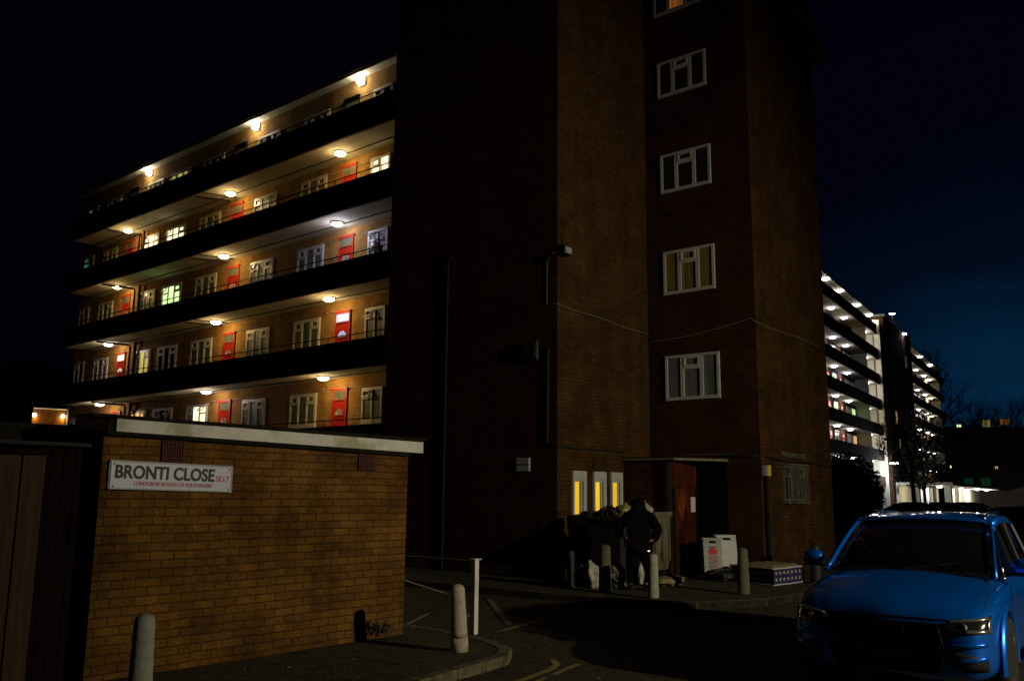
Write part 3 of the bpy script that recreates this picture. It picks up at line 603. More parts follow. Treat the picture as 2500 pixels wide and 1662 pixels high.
# ------------------------------------------------------------------ shed with the street sign
SY=8.68; SL,SR=4.13,8.21
shed=thing('brick_shed','low flat-roofed orange brick store with a white fascia board, street name sign on its front','shed',(SL,SY,0))
sw=MB(); P=[(SL,SY,0),(SR,SY,0),(SR,SY,2.42),(SL,SY,2.50)]; quad(sw,P)
part(sw,'front_wall','shed_brick',shed,norm=False)
sw=MB(); quad(sw,[(SR,SY,0),(SR,SY+4,0),(SR,SY+4,2.42),(SR,SY,2.42)]); part(sw,'side_wall','shed_brick_x',shed,norm=False); sw=MB(); quad(sw,[(SL,SY,0),(SL,SY,2.5),(SL,SY+4,2.5),(SL,SY+4,0)]); part(sw,'side_wall','shed_brick_x',shed,norm=False)
def slope(x): return 2.475-.018*(x-SL)
part(MB().prism([(4.2,slope(4.2)-.02),(8.39,2.405),(8.39,2.55),(4.2,2.60-.02)],SY-.10,SY-.075,lambda a,b,c:(a,c,b)),'fascia','fascia',shed,bevel=.003)
part(MB().prism([(3.85,2.46),(4.17,2.46),(4.17,2.58),(3.85,2.58)],SY-.06,SY-.03,lambda a,b,c:(a,c,b)),'fascia','timberd',shed)
part(MB().prism([(3.95,2.585),(8.42,2.556),(8.42,2.60),(3.95,2.615)],SY-.13,SY+.25,lambda a,b,c:(a,c,b)).box(4.05,8.42,SY+.251,SY+4.2,2.44,2.535).prism([(SL,2.42),(8.2,2.36),(8.2,2.54),(SL,2.58)],SY-.07,SY-.001,lambda a,b,c:(a,c,b)),'roof','felt',shed)
for x0,z0 in ((4.73,2.18),(7.35,2.155)):
    v=MB().box(x0,x0+.26,SY-.012,SY-.002,z0,z0+.235)
    for i in range(9):
        v.box(x0+.004+i*.029,x0+.014+i*.029,SY-.028,SY-.012,z0,z0+.235)
    for j in range(8): v.box(x0,x0+.26,SY-.024,SY-.0125,z0+j*.031,z0+.009+j*.031)
    part(v,'air_vent','vent',shed)
ss=thing('street_sign','white street nameplate with black and red lettering on the brick shed','street sign',(4.2,SY,1.9))
tl=R(.9)
def sp_(a,b,z): # local sign coordinates a right, z up, tilted slightly
    return (4.205+a*math.cos(tl)+z*math.sin(tl)*0, SY-.03-b, 1.905-a*math.sin(tl)*1.2+z)
part(MB().box(0,1.345,0,.012,0,.265,sp_),'plate','signw',ss,bevel=.006)
fr=MB().box(-.012,1.357,-.012,.0,-.012,.277,sp_); part(fr,'backing','signb',ss,bevel=.006)
fr=MB().box(-.008,1.353,.0125,.018,.258,.273,sp_).box(-.008,1.353,.0125,.018,-.008,.004,sp_).box(1.340,1.353,.0125,.018,.004,.258,sp_)
part(fr,'rim','signb',ss)
TM=lambda a,z:Matrix.Translation(sp_(a,.015,z))@Matrix.Rotation(tl*1.2,4,'Y')@Matrix.Rotation(PI/2,4,'X')
text_obj('street_name','BRONTI CLOSE',.178,'letk',TM(.045,.105),ss,bold=.0055,extrude=.001,fit=1.09)
text_obj('postcode','SE17',.088,'letr',TM(1.155,.102),ss,bold=.001,extrude=.001,fit=.155)
text_obj('borough_name','LONDON BOROUGH OF SOUTHWARK',.056,'letr',TM(.245,.036),ss,bold=.0008,extrude=.001,fit=.87)
sc=MB()
for a,z in ((.03,.24),(.03,.02),(1.31,.235),(1.31,.02)): sc.lathe([(.008,0),(.007,.004)],(0,0,0),10) if False else sc.box(a-.007,a+.007,.012,.019,z-.007,z+.007,sp_)
part(sc,'screw','letk',ss)

# timber fence and dark gate to the left of the shed
tf=thing('timber_fence','brown vertical board fence panel at the left edge beside the black gate','fence',(1.5,SY+.1,0))
FY=8.8
fb=MB(); random.seed(5)
x=-1.5
while x<3.60:
    w=.215; fb.box(x+.006,x+w-.006,FY+random.uniform(-.006,.006),FY+.03,0.1,2.20); x+=w
part(fb,'boards','timber',tf,bevel=.004)
part(MB().box(-1.5,3.62,FY-.03,FY+.05,2.215,2.26).box(-1.5,3.62,FY+.032,FY+.07,.5,.6).box(-1.5,3.62,FY+.032,FY+.07,1.6,1.7),'rail','timberd',tf)
gt=thing('garden_gate','near-black boarded gate between the brown fence and the brick shed','gate',(3.65,FY,0))
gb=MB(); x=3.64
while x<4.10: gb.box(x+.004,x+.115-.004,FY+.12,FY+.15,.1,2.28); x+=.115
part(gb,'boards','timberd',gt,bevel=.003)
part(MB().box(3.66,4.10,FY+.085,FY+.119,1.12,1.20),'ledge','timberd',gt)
DK=2.53
lt=thing('lean_to_roof','black flat roof running behind the fence top left of the shed','roof',(1,9.2,2.3))
part(MB().box(-2,4.1,FY+.02,FY+3.5,2.30,2.335),'capping','pipe',lt)
part(MB().box(-2,4.1,FY+.5,FY+3.5,2.34,DK),'deck','felt',lt)

# ------------------------------------------------------------------ bollards and barrier
def bollard(loc,h,r,m,label,lean=(0,0),crack=False,taper=.8,group='bollards'):
    t=thing('bollard',label,'bollard',loc,0,group,local=True); t.rotation_euler=(lean[0],lean[1],0)
    def prof(z0,z1):
        out=[]
        for k in range(9):
            z=z0+(z1-z0)*k/8; out.append((r*(1-(1-taper)*z/h),z))
        return out
    dome=[(r*taper*math.cos(a),h-r*.55+r*.55*math.sin(a)) for a in [PI/2*k/6 for k in range(1,6)]]+[(.004,h)]
    if crack:
        zc=.17
        lower=MB(); rings=[]
        def ring(z,rr,wob): return [(rr*math.cos(2*PI*k/28),rr*math.sin(2*PI*k/28),z+(wob*(math.sin(k*.9)+.6*math.sin(k*2.3)) )) for k in range(28)]
        lower.loft([ring(-.05,r,0),ring(.08,r,0),ring(zc-.010,r*.985,.011)]); part(lower,'base',m,t,smooth=True)
        up=MB(); body=[ring(zc+.012,r*.975,.011)]+[ring(z,rr,0) for rr,z in prof(zc+.06,h-r*.55)]+[ring(z,rr,0) for rr,z in dome]
        up.loft(body); part(up,'shaft',m,t,smooth=True)
        part(MB().lathe([(r*.8,zc-.03),(r*.8,zc+.04)],(0,0,0),20),'core','bolld',t)
    else:
        part(MB().lathe([(r*1.0,-.05)]+prof(0,h-r*.55)+dome,(0,0,0),28),'shaft',m,t,smooth=True)
        part(MB().lathe([(r*1.5,-.02),(r*1.35,.012),(r*1.02,.02)],(0,0,0),20),'footing','asphalt',t)
    return t
bollard((3.86,7.13,.1),.80,.100,'boll','pale concrete bollard at the bottom left in front of the shed')
bollard((7.80,7.30,.1),.76,.105,'bollw','leaning pale bollard cracked through near its base, beside the white post',lean=(R(2),R(-6.5)),crack=True,taper=.78)
bollard((13.77,8.32,.12),.76,.098,'boll','clean pale bollard in front of the hooded person',taper=.82)
bollard((13.97,9.46,.12),.86,.120,'bollm','mossy bollard standing between the two rubbish bags',taper=.85)
bollard((15.5,7.47,.12),.83,.112,'bollm','mossy bollard between the sandwich boards and the mattress',taper=.8)
bollard((18.5,7.30,.12),.80,.12,'bolld','dark bollard between the mattress and the black sack by the wall',taper=.9)
bollard((14.27,10.46,.12),.70,.085,'bolld','slim black bollard beside the tower corner and the black rubbish sack',taper=1)
br=thing('barrier','white-ended barrier with a thin dark top rail and sloping brace beside the shed','barrier',(9.32,8.46,0))
part(MB().box(9.28,9.36,8.42,8.50,0,.985),'post','postw',br,bevel=.004)
part(MB().box(9.25,9.39,8.40,8.51,.987,1.0),'cap','postw',br)
part(MB().tube([(9.32,8.50,.955),(9.32,13.5,.955)],.022,8),'top_rail','rail',br)
part(MB().tube([(9.32,8.52,.42),(9.32,9.9,.62),(9.32,11.4,.86)],.013,6),'brace','postw',br)
part(MB().box(9.28,9.36,13.46,13.54,0,.98),'post','rail',br)
wd=thing('weed','small leafy weed growing at the foot of the brick shed wall','plant',(7.75,8.6,.1))
random.seed(12)
def leaves(mb,c,rad,n,s,flat=.5,shell=.0,seed=0,thr=-.9,nscale=1.):
    rnd=random.Random(seed); k=0; it=0
    while k<n and it<n*20:
        it+=1; p=Vector((rnd.uniform(-1,1),rnd.uniform(-1,1),rnd.uniform(-1,1)))
        if p.length>1 or p.length<shell: continue
        q=Vector((p.x*rad[0],p.y*rad[1],p.z*rad[2]))
        if noise.noise((q+Vector(c)*1.3)*nscale)+.45*(1-p.length)<thr: continue
        a=Vector((rnd.uniform(-1,1),rnd.uniform(-1,1),rnd.uniform(-1,1))).normalized(); b=a.orthogonal().normalized(); sz=s*rnd.uniform(.6,1.4)
        o=Vector(c)+q; v=[mb.b.verts.new(o+a*sz),mb.b.verts.new(o+b*sz*flat),mb.b.verts.new(o-a*sz),mb.b.verts.new(o-b*sz*flat)]
        mb.b.faces.new(v); k+=1
    return mb
lb=MB(); st=MB()
for k in range(9):
    a=random.uniform(0,6.28); h=random.uniform(.08,.26); x,y=7.72+random.uniform(-.14,.2),8.57+random.uniform(-.06,.04)
    st.tube([(x,y,.09),(x+.04*math.cos(a),y+.03*math.sin(a),.1+h)],.004,4); leaves(lb,(x+.04*math.cos(a),y+.03*math.sin(a),.1+h*.8),(.05,.05,.06),16,.022,seed=k)
part(lb,'leaves','foliage_g',wd,norm=False); part(st,'stem','bark',wd)

# ------------------------------------------------------------------ bins and rubbish
def wheelie(loc,label,m,w=1.15,d=.9,h=1.25,steel=False):
    x,y=loc; t=thing('communal_bin',label,'bin',(x,y,0),group=None)
    rings=[]
    for z,s in ((.22,.88),(.35,.92),(h-.12,1.0),(h-.1,1.04),(h,1.04)):
        a,b=w/2*s,d/2*s; c=.06; rings.append([(x+px*a,y+py*b,z) for px,py in ((-1,-.9),(-.94,-1),(.94,-1),(1,-.9),(1,.9),(.94,1),(-.94,1),(-1,.9))])
    part(MB().loft(rings),'tub',m,t,bevel=.012)
    part(MB().box(x-w*.53,x+w*.53,y+d*.40,y+d*.52,h-.02,h+.12),'lid_hinge',m,t)
    for sx in (-1,1):
        for sy in (-1,1):
            part(MB().tube([(x+sx*w*.36-.025,y+sy*d*.34,.09),(x+sx*w*.36+.025,y+sy*d*.34,.09)],.09,14).box(x+sx*w*.36-.04,x+sx*w*.36+.04,y+sy*d*.34-.03,y+sy*d*.34+.03,.11,.24),'castor','rubber',t)
    if steel:
        rb=MB()
        for k in (-.5,0,.5): rb.box(x+k*w*.8-.02,x+k*w*.8+.02,y-d/2-.012,y-d/2+.02,.4,h-.14)
        part(rb,'rib',m,t)
        part(MB().box(x-w*.56,x-w*.52,y-.25,y+.25,h-.2,h-.14).box(x-w/2-.01,x+w/2+.01,y-d/2-.04,y-d/2+.02,h-.05,h+.01),'rim',m,t)
    else:
        part(MB().tube([(x-w*.40,y-d*.56,h-.16),(x-w*.4,y-d*.64,h-.13),(x+w*.4,y-d*.64,h-.13),(x+w*.4,y-d*.56,h-.16)],.018,6),'handle',m,t)
    return t
b1=wheelie((15.86,10.48),'dark overfull plastic communal bin under the narrow lit windows','bin',w=.86,d=.9,h=1.30)
b1.location.z=.12
STX=-.10
stk=lambda x,y,z:(x+STX,y-.085,z)
part(MB().box(15.60,15.97,10.085,10.10,.74,.93,stk),'sticker','letk',b1)
part(MB().box(15.62,15.95,10.078,10.084,.89,.92,stk),'sticker_stripe','letr',b1)
text_obj('sticker_text','Recycle',.085,'paper',Matrix.Translation((15.53,9.99,.79))@Matrix.Rotation(PI/2,4,'X'),b1,bold=.001,extrude=.001)
wheelie((16.62,10.25),'pale grimy steel communal bin to the right of the hooded person','galv',w=.70,d=.9,h=1.40,steel=True).location.z=.12
def sack(name,c,r,m,label,cat='rubbish bag',seed=0,neck=.25,flat=1.,lean=(0,0),group=None,amp=.22):
    """tied plastic sack: knobbly body narrowing to a gathered neck"""
    mb=MB(); n=26; mr=18; rows=[]
    for j in range(mr+1):
        t=j/mr; z=t*(r[2]*2)
        w=math.sin(min(1,t*1.08)*PI)**.55 if t<.93 else .14
        if t<.12: w=max(w,.55+t*2.5)
        if t>=.93: w=.13+(t-.93)*3.2*neck*2
        row=[]
        for k in range(n):
            a=2*PI*k/n; q=Vector((math.cos(a)*2.1,math.sin(a)*2.1,t*3.3+seed*7.3))
            f=1+amp*noise.noise(q)+amp*.6*noise.noise(q*2.7)+.10*abs(noise.noise(Vector((a*4,t*2,seed))))
            row.append((c[0]+math.cos(a)*r[0]*w*f+lean[0]*t*t,c[1]+math.sin(a)*r[1]*w*f+lean[1]*t*t,c[2]+z*flat+.02*noise.noise(q*2)*(t>.05)))
        rows.append(row)
    mb.loft(rows); o=mb.build(name,m,None,smooth=True); o.location.z=.12
    return tag(o,label,cat,group)
sack('rubbish_sack',(14.50,10.38,0),(.25,.22,.21),'bag','squat black sack slumped beside the slim black bollard',seed=1)
sack('rubbish_bag',(14.44,10.02,0),(.16,.14,.26),'bagw','pale crumpled white bag just left of the mossy bollard',seed=2,lean=(-.08,.06),amp=.42)
sack('rubbish_bag',(14.82,9.72,0),(.19,.18,.26),'bagc','shiny clear bag of rubbish right of the mossy bollard',seed=3,lean=(-.05,.05),amp=.4)
sack('rubbish_bag',(15.98,10.30,1.22),(.20,.18,.19),'bagy','yellowish shiny bag on the dark bin just left of the person\'s hood',seed=4,amp=.35)
sack('rubbish_bag',(16.22,10.0,1.24),(.19,.17,.20),'bagw','pinkish white bag bulging out right of the person\'s hood',seed=5,amp=.35)
sack('rubbish_sack',(15.6,10.5,1.16),(.24,.28,.10),'bag','low black sack on the left side of the overfull dark bin',seed=6,amp=.3)
sack('rubbish_sack',(15.85,10.6,1.16),(.30,.30,.19),'bag','big black sack heaped in the middle of the overfull dark bin',seed=7,amp=.3)
cbx=MB(); 
def rot(a,c): 
    ca,sa=math.cos(a),math.sin(a)
    return lambda x,y,z:(c[0]+x*ca-y*sa,c[1]+x*sa+y*ca,c[2]+z)
cd=MB().box(-.28,.28,-.02,.02,0,.30,lambda x,y,z:(15.75+x*.7,10.3+y+z*.3,1.40+z*.5-x*.25)); tag(cd.build('cardboard_flap','timber'),'brown flattened cardboard leaning on top of the overfull dark bin','cardboard')
tag(MB().box(15.40,15.43,10.50,10.53,1.36,1.60,lambda x,y,z:(x+(1.5-z)*.18,y,z)).build('broken_stick','black'),'thin dark stick poking up from the left of the dark bin','stick')
sack('rubbish_sack',(17.75,8.95,0),(.50,.30,.14),'bag','long black sack lying in front of the sandwich boards',seed=8,amp=.3,neck=.1)
sack('rubbish_sack',(15.9,9.25,0),(.40,.28,.11),'mattop','brown heap of rubbish on the ground behind the clean pale bollard',seed=10,amp=.4,neck=.05)

# sandwich boards
def board(c,ang,w,h,label,art):
    t=thing('sandwich_board',label,'sandwich board',(c[0],c[1],0),ang,'sandwich boards by the entrance',local=True)
    t.location.z=.12; tl=R(9)
    for s,nm in ((-1,'front_panel'),(1,'rear_panel')):
        fx=lambda x,y,z,s=s:(x,s*(.20-(z*math.sin(tl)))+y,z*math.cos(tl))
        mb=MB().box(-w/2,w/2,-.012,.012,0,h-.11,fx).box(-w/2,-w*.2,-.012,.012,h-.11,h-.06,fx).box(w*.2,w/2,-.012,.012,h-.11,h-.06,fx).box(-w/2,w/2,-.012,.012,h-.06,h,fx)
        part(mb,nm,'board',t,bevel=.006)
    fx=lambda x,y,z:(x,-(.20-(z*math.sin(tl)))+y,z*math.cos(tl))
    if art:
        j=MB(); pts=[(.095*math.cos(PI*k/14),h*.60+.15*math.sin(PI*k/14)**.8) for k in range(15)]
        va=[j.b.verts.new(fx(x,-.0165,z)) for x,z in pts]; vb=[j.b.verts.new(fx(x,-.0135,z)) for x,z in pts]; j.b.faces.new(va); j.b.faces.new(vb[::-1])
        for k in range(15): j.b.faces.new([va[k],va[(k+1)%15],vb[(k+1)%15],vb[k]])
        for k in range(6):
            x=-.085+k*.034; j.tube([fx(x+.01*math.sin(q*1.9+k),-.017,h*.60-.02-q*.04) for q in range(6)],.0055,4)
        part(j,'emblem','jelly',t)
        wr=MB(); rr=random.Random(4)
        for k,z in enumerate((h*.30,h*.24,h*.18,h*.78)):
            x=-.11+rr.uniform(0,.03)
            while x<.10: l=rr.uniform(.02,.05); wr.box(x,x+l,-.017,-.0135,z-.010,z+.010,fx); x+=l+.015
        part(wr,'writing','letk',t)
    else:
        wr=MB()
        for z in (h*.72,h*.50): wr.box(-w*.48,w*.2,-.02,-.0135,z-.006,z+.006,lambda x,y,zz:fx(x,y,zz+x*.18))
        part(wr,'strap','postw',t)
        wr=MB().box(-w*.40,-w*.15,-.017,-.0135,h*.15,h*.17,fx).box(-w*.05,w*.33,-.017,-.0135,h*.15,h*.17,fx); part(wr,'writing','letk',t)
    return t
board((18.05,9.42),R(-52),.40,.86,'white sandwich board with a red jellyfish emblem in front of the entrance recess',True)
board((18.40,9.28),R(-38),.46,.92,'taller plain white sandwich board tilted behind the jellyfish one',False)
tag(MB().box(18.3,18.62,8.95,9.2,0.13,.42).build('plastic_crate','orange',None,bevel=.03),'small orange plastic crate between the sandwich boards and the mattress','crate')
tag(MB().box(17.75,17.92,9.45,9.60,.12,.17).build('brick_lump','board',None,bevel=.01),'small pale block on the ground at the foot of the jellyfish board','block')
# mattress
mt=thing('mattress','dumped single mattress with blue and cream checked sides lying on the paving','mattress',(19.4,8.9,0),R(0),local=False)
def mrow(z,ins,puff=0): 
    P=[(18.63+ins,8.24+ins*.6),(20.05-ins,8.10+ins*.6),(20.9-ins,8.75),(21.1-ins,9.45-ins),(19.9+ins,9.75-ins),(19.0+ins,9.6-ins),(18.2+ins,8.95)]
    return P
corners=[(17.28,7.68),(18.54,7.58),(18.78,8.45),(17.62,8.75)]
def bil(u,v):
    a,b,c,d=[Vector(q) for q in corners]; return (a*(1-u)+b*u)*(1-v)+(d*(1-u)+c*u)*v
def ringm(ins,z,n=8):
    out=[]
    for k in range(n): out.append((ins+(1-2*ins)*k/n,ins))
    for k in range(n): out.append((1-ins,ins+(1-2*ins)*k/n))
    for k in range(n): out.append((1-ins-(1-2*ins)*k/n,1-ins))
    for k in range(n): out.append((ins,1-ins-(1-2*ins)*k/n))
    return [(*bil(u,v),z+.008*noise.noise(Vector((u*3,v*3,z)))) for u,v in out]
part(MB().loft([ringm(.012,.015),ringm(0,.03),ringm(-.004,.17),ringm(0,.325),ringm(.008,.335)]),'border','ticking',mt)
tg=MB(); rows=[]
for j in range(19):
    row=[]
    for i in range(19):
        u,v=i/18,j/18; p=bil(.01+u*.98,.01+v*.98); e=min(u,v,1-u,1-v)
        row.append((p.x,p.y,.338+min(.05,e*.45)+.007*math.sin(u*19)*math.sin(v*26)*(e>.02)))
    rows.append(row)
tg.grid(rows); part(tg,'quilted_top','mattop',mt,smooth=True)
mt.location.z=.12
pp=MB().tube(ringm(0,.335)+[ringm(0,.335)[0]],.014,6).tube(ringm(0,.02)+[ringm(0,.02)[0]],.012,6); part(pp,'piping','paper',mt)
nt_=tag(MB().box(XP+.86,XP+1.07,YP-.008,YP-.001,1.50,1.84).build('paper_notice','paper'),'white paper notice stuck on the dark red entrance door','notice')
# low wall beyond the wing
lw=thing('low_wall','low brick wall stub beyond the wing, partly behind the blue car','wall',(23.6,8.0,0))
part(MB().box(23.5,25.6,7.7,7.93,0,.70),'brickwork','twr_y',lw); part(MB().box(23.46,25.64,7.66,7.97,.702,.76),'coping','concrete',lw)

# ------------------------------------------------------------------ the person
def skin_mesh(name,joints,bones,m,parent=None,sub=2,root=0):
    me=bpy.data.meshes.new(name); me.from_pydata([j[0] for j in joints],bones,[]); o=bpy.data.objects.new(name,me); C.objects.link(o)
    sk=o.modifiers.new('skin','SKIN'); sk.use_smooth_shade=True
    for i,j in enumerate(joints):
        r=j[1]; me.skin_vertices[0].data[i].radius=(r,r) if not isinstance(r,tuple) else r
        me.skin_vertices[0].data[i].use_root=(i==root)
    sb=o.modifiers.new('sub','SUBSURF'); sb.levels=sub; sb.render_levels=sub
    bpy.context.view_layer.update()
    me2=bpy.data.meshes.new_from_object(o.evaluated_get(bpy.context.evaluated_depsgraph_get()))
    o.modifiers.clear(); o.data=me2; me2.materials.clear(); me2.materials.append(M[m]); me2.name=name
    me2.polygons.foreach_set('use_smooth',[True]*len(me2.polygons))
    if parent: o.parent=parent
    return o
PX,PY=14.80,9.23
per=thing('person','person in a black hooded top seen from behind, standing at the overfull bins','person',(PX,PY,.12),R(-48),local=True); per.scale=(1.12,1.0,.95)
# local frame: +y away from the camera (towards the bins), +x to the picture's right
J=[((0,.01,.98),(.13,.09)),((0,.04,1.15),(.13,.09)),((0,.06,1.30),(.14,.09)),((0,.07,1.42),(.11,.08)),((0,.09,1.55),(.065,.065)),((0,.12,1.64),(.085,.10)),((0,.125,1.72),(.07,.085)),
 ((-.19,.07,1.38),.07),((-.31,.10,1.22),.068),((-.30,.26,1.05),.055),((-.26,.34,1.0),.04),
 ((.19,.06,1.38),.07),((.29,.0,1.20),.068),((.22,-.10,.98),.055),((.13,-.14,.90),.038),
 ((-.10,0,.90),.125),((-.12,.03,.50),.085),((-.13,-.03,.12),.058),((-.13,.10,.05),.05),
 ((.10,0,.90),.125),((.11,.04,.50),.085),((.12,-.05,.12),.058),((.13,.08,.05),.05)]
B=[(0,1),(1,2),(2,3),(3,4),(4,5),(5,6),(3,7),(7,8),(8,9),(9,10),(3,11),(11,12),(12,13),(13,14),(0,15),(15,16),(16,17),(17,18),(0,19),(19,20),(20,21),(21,22)]
body=skin_mesh('body',J,B,'skin',per)
# hooded top: a looser shell over trunk, arms and head
Jc=[((0,0,.86),(.225,.17)),((0,.01,1.0),(.215,.165)),((0,.03,1.15),(.215,.16)),((0,.06,1.33),(.235,.165)),((0,.07,1.46),(.18,.13)),((0,.075,1.575),(.115,.12)),((0,.10,1.69),(.148,.158)),((0,.10,1.80),(.115,.13)),
 ((-.20,.07,1.40),.112),((-.35,.10,1.20),.10),((-.31,.25,1.06),.078),((-.28,.31,1.02),.062),
 ((.20,.06,1.40),.112),((.315,.0,1.18),.095),((.245,-.09,1.0),.078),((.19,-.12,.945),.060)]
Bc=[(0,1),(1,2),(2,3),(3,4),(4,5),(5,6),(6,7),(4,8),(8,9),(9,10),(10,11),(4,12),(12,13),(13,14),(14,15)]
top=skin_mesh('hooded_top',Jc,Bc,'cloth',per)
Jt=[((0,0,.92),(.19,.155)),((-.10,0,.86),.15),((-.125,.03,.50),.115),((-.135,-.02,.10),.095),((.10,0,.86),.15),((.115,.04,.50),.115),((.125,-.04,.10),.095)]
skin_mesh('trousers',Jt,[(0,1),(1,2),(2,3),(0,4),(4,5),(5,6)],'cloth',per)
for sx,fy in ((-.135,.0),(.13,-.03)):
    mb=MB(); rows=[]
    for t,w,h in ((-.10,.035,.07),(-.05,.048,.09),(.05,.05,.085),(.13,.05,.06),(.19,.035,.045)):
        rows.append([(sx+w*math.cos(a),fy+t,max(0.0,.02+h*.5+h*.55*math.sin(a))) for a in [2*PI*k/12 for k in range(12)]])
    mb.loft(rows); part(mb,'shoe','rubber',per,smooth=True,bevel=0)
# right hand: palm, four curled fingers and thumb
hx,hy,hz=.115,-.145,.875
HJ=[((hx,hy,hz+.03),.028),((hx-.02,hy-.005,hz-.015),.032),((hx-.035,hy-.005,hz-.05),.026)]; HB=[(0,1),(1,2)]
hand=skin_mesh('hand',HJ,HB,'skin',per,1)
for k in range(4):
    o=(-.032+k*.020); l=(.036,.042,.040,.030)[k]
    fj=[((hx-.03+o,hy-.012,hz-.052),.0095),((hx-.035+o,hy-.018,hz-.052-l),.0088),((hx-.034+o,hy-.006,hz-.052-l*1.6),.0080),((hx-.030+o,hy+.010,hz-.050-l*1.7),.0070)]
    skin_mesh('finger',fj,[(0,1),(1,2),(2,3)],'skin',hand,1)
skin_mesh('thumb',[((hx-.045,hy-.005,hz-.01),.012),((hx-.066,hy-.018,hz-.034),.0105),((hx-.068,hy-.026,hz-.062),.0085)],[(0,1),(1,2)],'skin',hand,1)
cg=thing('lit_cigarette','small glowing orange tip below the hand of the hooded person','cigarette',(PX,PY,.12),R(-48),local=True); cg.scale=(1.12,1.0,.95)
part(MB().tube([(hx-.03,hy-.03,hz-.12),(hx+.03,hy-.035,hz-.105)],.006,8),'glowing_end','phone',cg)
part(MB().tube([(hx-.03,hy-.03,hz-.12),(hx-.055,hy-.028,hz-.126)],.006,8),'paper_end','paper',cg)
sack('carrier_bag',(PX-.12,PY-.10,.12),(.075,.05,.20),'bagw','narrow pale carrier bag hanging by the leg of the hooded person',cat='bag',seed=14,neck=.1)

# ------------------------------------------------------------------ far apartment block
FA=R(7.25); FC=17.75
far=thing('apartment_block','long distant block with bright white gallery lamps and a glowing white stair column','apartment building',(-math.sin(FA)*FC,math.cos(FA)*FC,0),FA,local=True)
fz=[0.0,3.0,5.66,8.30,10.95,13.6,16.25,18.9]; fs=[2.75,5.47,8.11,10.76,13.42,16.04,18.74]; FR=20.95
def fpart(mb,name,m,**k): return part(mb,name,m,far,**k)
fpart(MB().box(60,98.6,1.45,11,0,FR-.1).box(99.6,117,-.6,11,0,FR-.1).box(117,149.5,1.45,11,0,FR-.1),'wall','far_y')
fpart(MB().box(60,98.6,.1,11.2,FR-.08,FR+.12).box(117,149.7,.1,11.2,FR-.08,FR+.12).box(99.5,117.1,-.8,11.2,FR-.08,FR+.12),'roof','concrete')
fpart(MB().box(88.5,92.5,4,8,FR+.12,FR+2.8),'lift_room','fardark')
for i in range(1,8):
    fpart(MB().box(60,98.5,0,1.448,fs[i-1],fz[i]),'walkway','far_soffit'); fpart(MB().box(117.02,149.6,0,1.448,fs[i-1],fz[i]),'walkway','far_soffit')
    fpart(MB().box(60,98.5,-.12,-.002,fs[i-1]-.02,fz[i]+.9),'parapet','par_x'); fpart(MB().box(117.02,149.6,-.12,-.002,fs[i-1]-.02,fz[i]+.9),'parapet','par_x')
fpart(MB().box(98.6,98.95,-.35,.3,0,20.3),'stair_pillar','render')
for i in range(1,8):
    if i==7: continue
    fpart(MB().box(93.6,93.75,.1,1.44,fz[i],fs[i]-.003),'stair_landing_wall','far_render'); fpart(MB().box(98.3,98.5,.3,1.44,fz[i],fs[i]-.003),'stair_landing_wall','far_render')
ff=YF(1.45); rw=random.Random(11)
panes=['glassdark','curtain','curtain_w','lit_white','lit_warm','curtain_b','lit_yellow','glassdark','curtain','lit_green']
def fwin(a0,a1,z0,z1,p,dz=0,fr='upvc',F=None):
    F=F or ff
    mb=MB().box(a0,a1,0,.06,z1-.08,z1,F).box(a0,a1,0,.06,z0,z0+.08,F)
    for t in (0,.33,.64,1): x=a0+(a1-a0-.08)*t; mb.box(x,x+.08,0,.06,z0+.08,z1-.08,F)
    w=fpart(mb,'window',fr); part(MB().box(a0+.08,a1-.08,.01,.03,z0+.08,z1-.08,F),'pane',p,w)
def fdoor(a0,z0,m='reddoor'):
    d=fpart(MB().box(a0,a0+.85,0,.05,z0,z0+2.0,ff),'door',m)
    part(MB().box(a0+.25,a0+.6,.052,.06,z0+1.25,z0+1.45,ff).box(a0+.05,a0+.8,.052,.06,z0+1.7,z0+1.9,ff),'pane','curtain_w',d)
for i in range(1,8):
    for a in (76.6,79.3,84.3,89.4,91.6): fwin(a,a+1.6,fz[i]+1.0,fz[i]+2.15,panes[rw.randrange(10)])
    for a in (82.2,87.0): fdoor(a,fz[i])
    for a in (118.6,123.6,126.2,131.2,134.4): fwin(a,a+1.6,fz[i]+1.0,fz[i]+2.15,panes[rw.randrange(10)])
    for a in (121.3,129.2,137.0): fdoor(a,fz[i])
    # yellow lit recess at the far end of the right hand galleries
    if i in (2,4,5,6): fpart(MB().box(139.5,143.5,1.2,1.44,fz[i]+.1,fs[i]-.05),'recess_wall','far_render'); fpart(MB().box(146.3,146.6,.1,1.4,fz[i],fs[i]),'recess_wall','far_render')
fcore=YF(-.6)
for (a,z,p) in ((103.4,9.6,'lit_warm'),(104.6,6.6,'lit_yellow'),(109.0,4.0,'lit_blue'),(112.0,16.7,'lit_teal')): fwin(a,a+1.0,z,z+1.5,p,F=fcore)
# lamps
FLW=(1,.93,.80); FLB=(.72,.72,1.)
M['far_lamp']=emit('far_lamp_white',(.95,.93,1),30); M['far_lampw']=emit('far_lamp_warm',(1,.85,.62),24)
ordn=['ground','first','second','third','fourth','fifth','sixth','top']
def flamp(u,z,y,label,size=.20,e=0,col=FLW,m='far_lamp',group='gallery lamps of the distant block',drop=.10):
    p=far.matrix_basis@Vector((u,y,z)); t=thing('gallery_lamp',label,'lamp',p,FA,group,local=True)
    part(MB().box(-size*.9,size*.9,-size*.5,size*.5,-.04,0),'base','upvc',t)
    part(MB().lathe([(size,-.041),(size*.95,-.09),(size*.5,-.09-drop*.6),(.01,-.10-drop*.7)],(0,0,0),14),'diffuser',m,t,smooth=True)
    if e:
        l=add_point((0,0,-.45),e,col,.12); l.parent=t
    return t
C.objects  # noqa
bpy.context.view_layer.update()
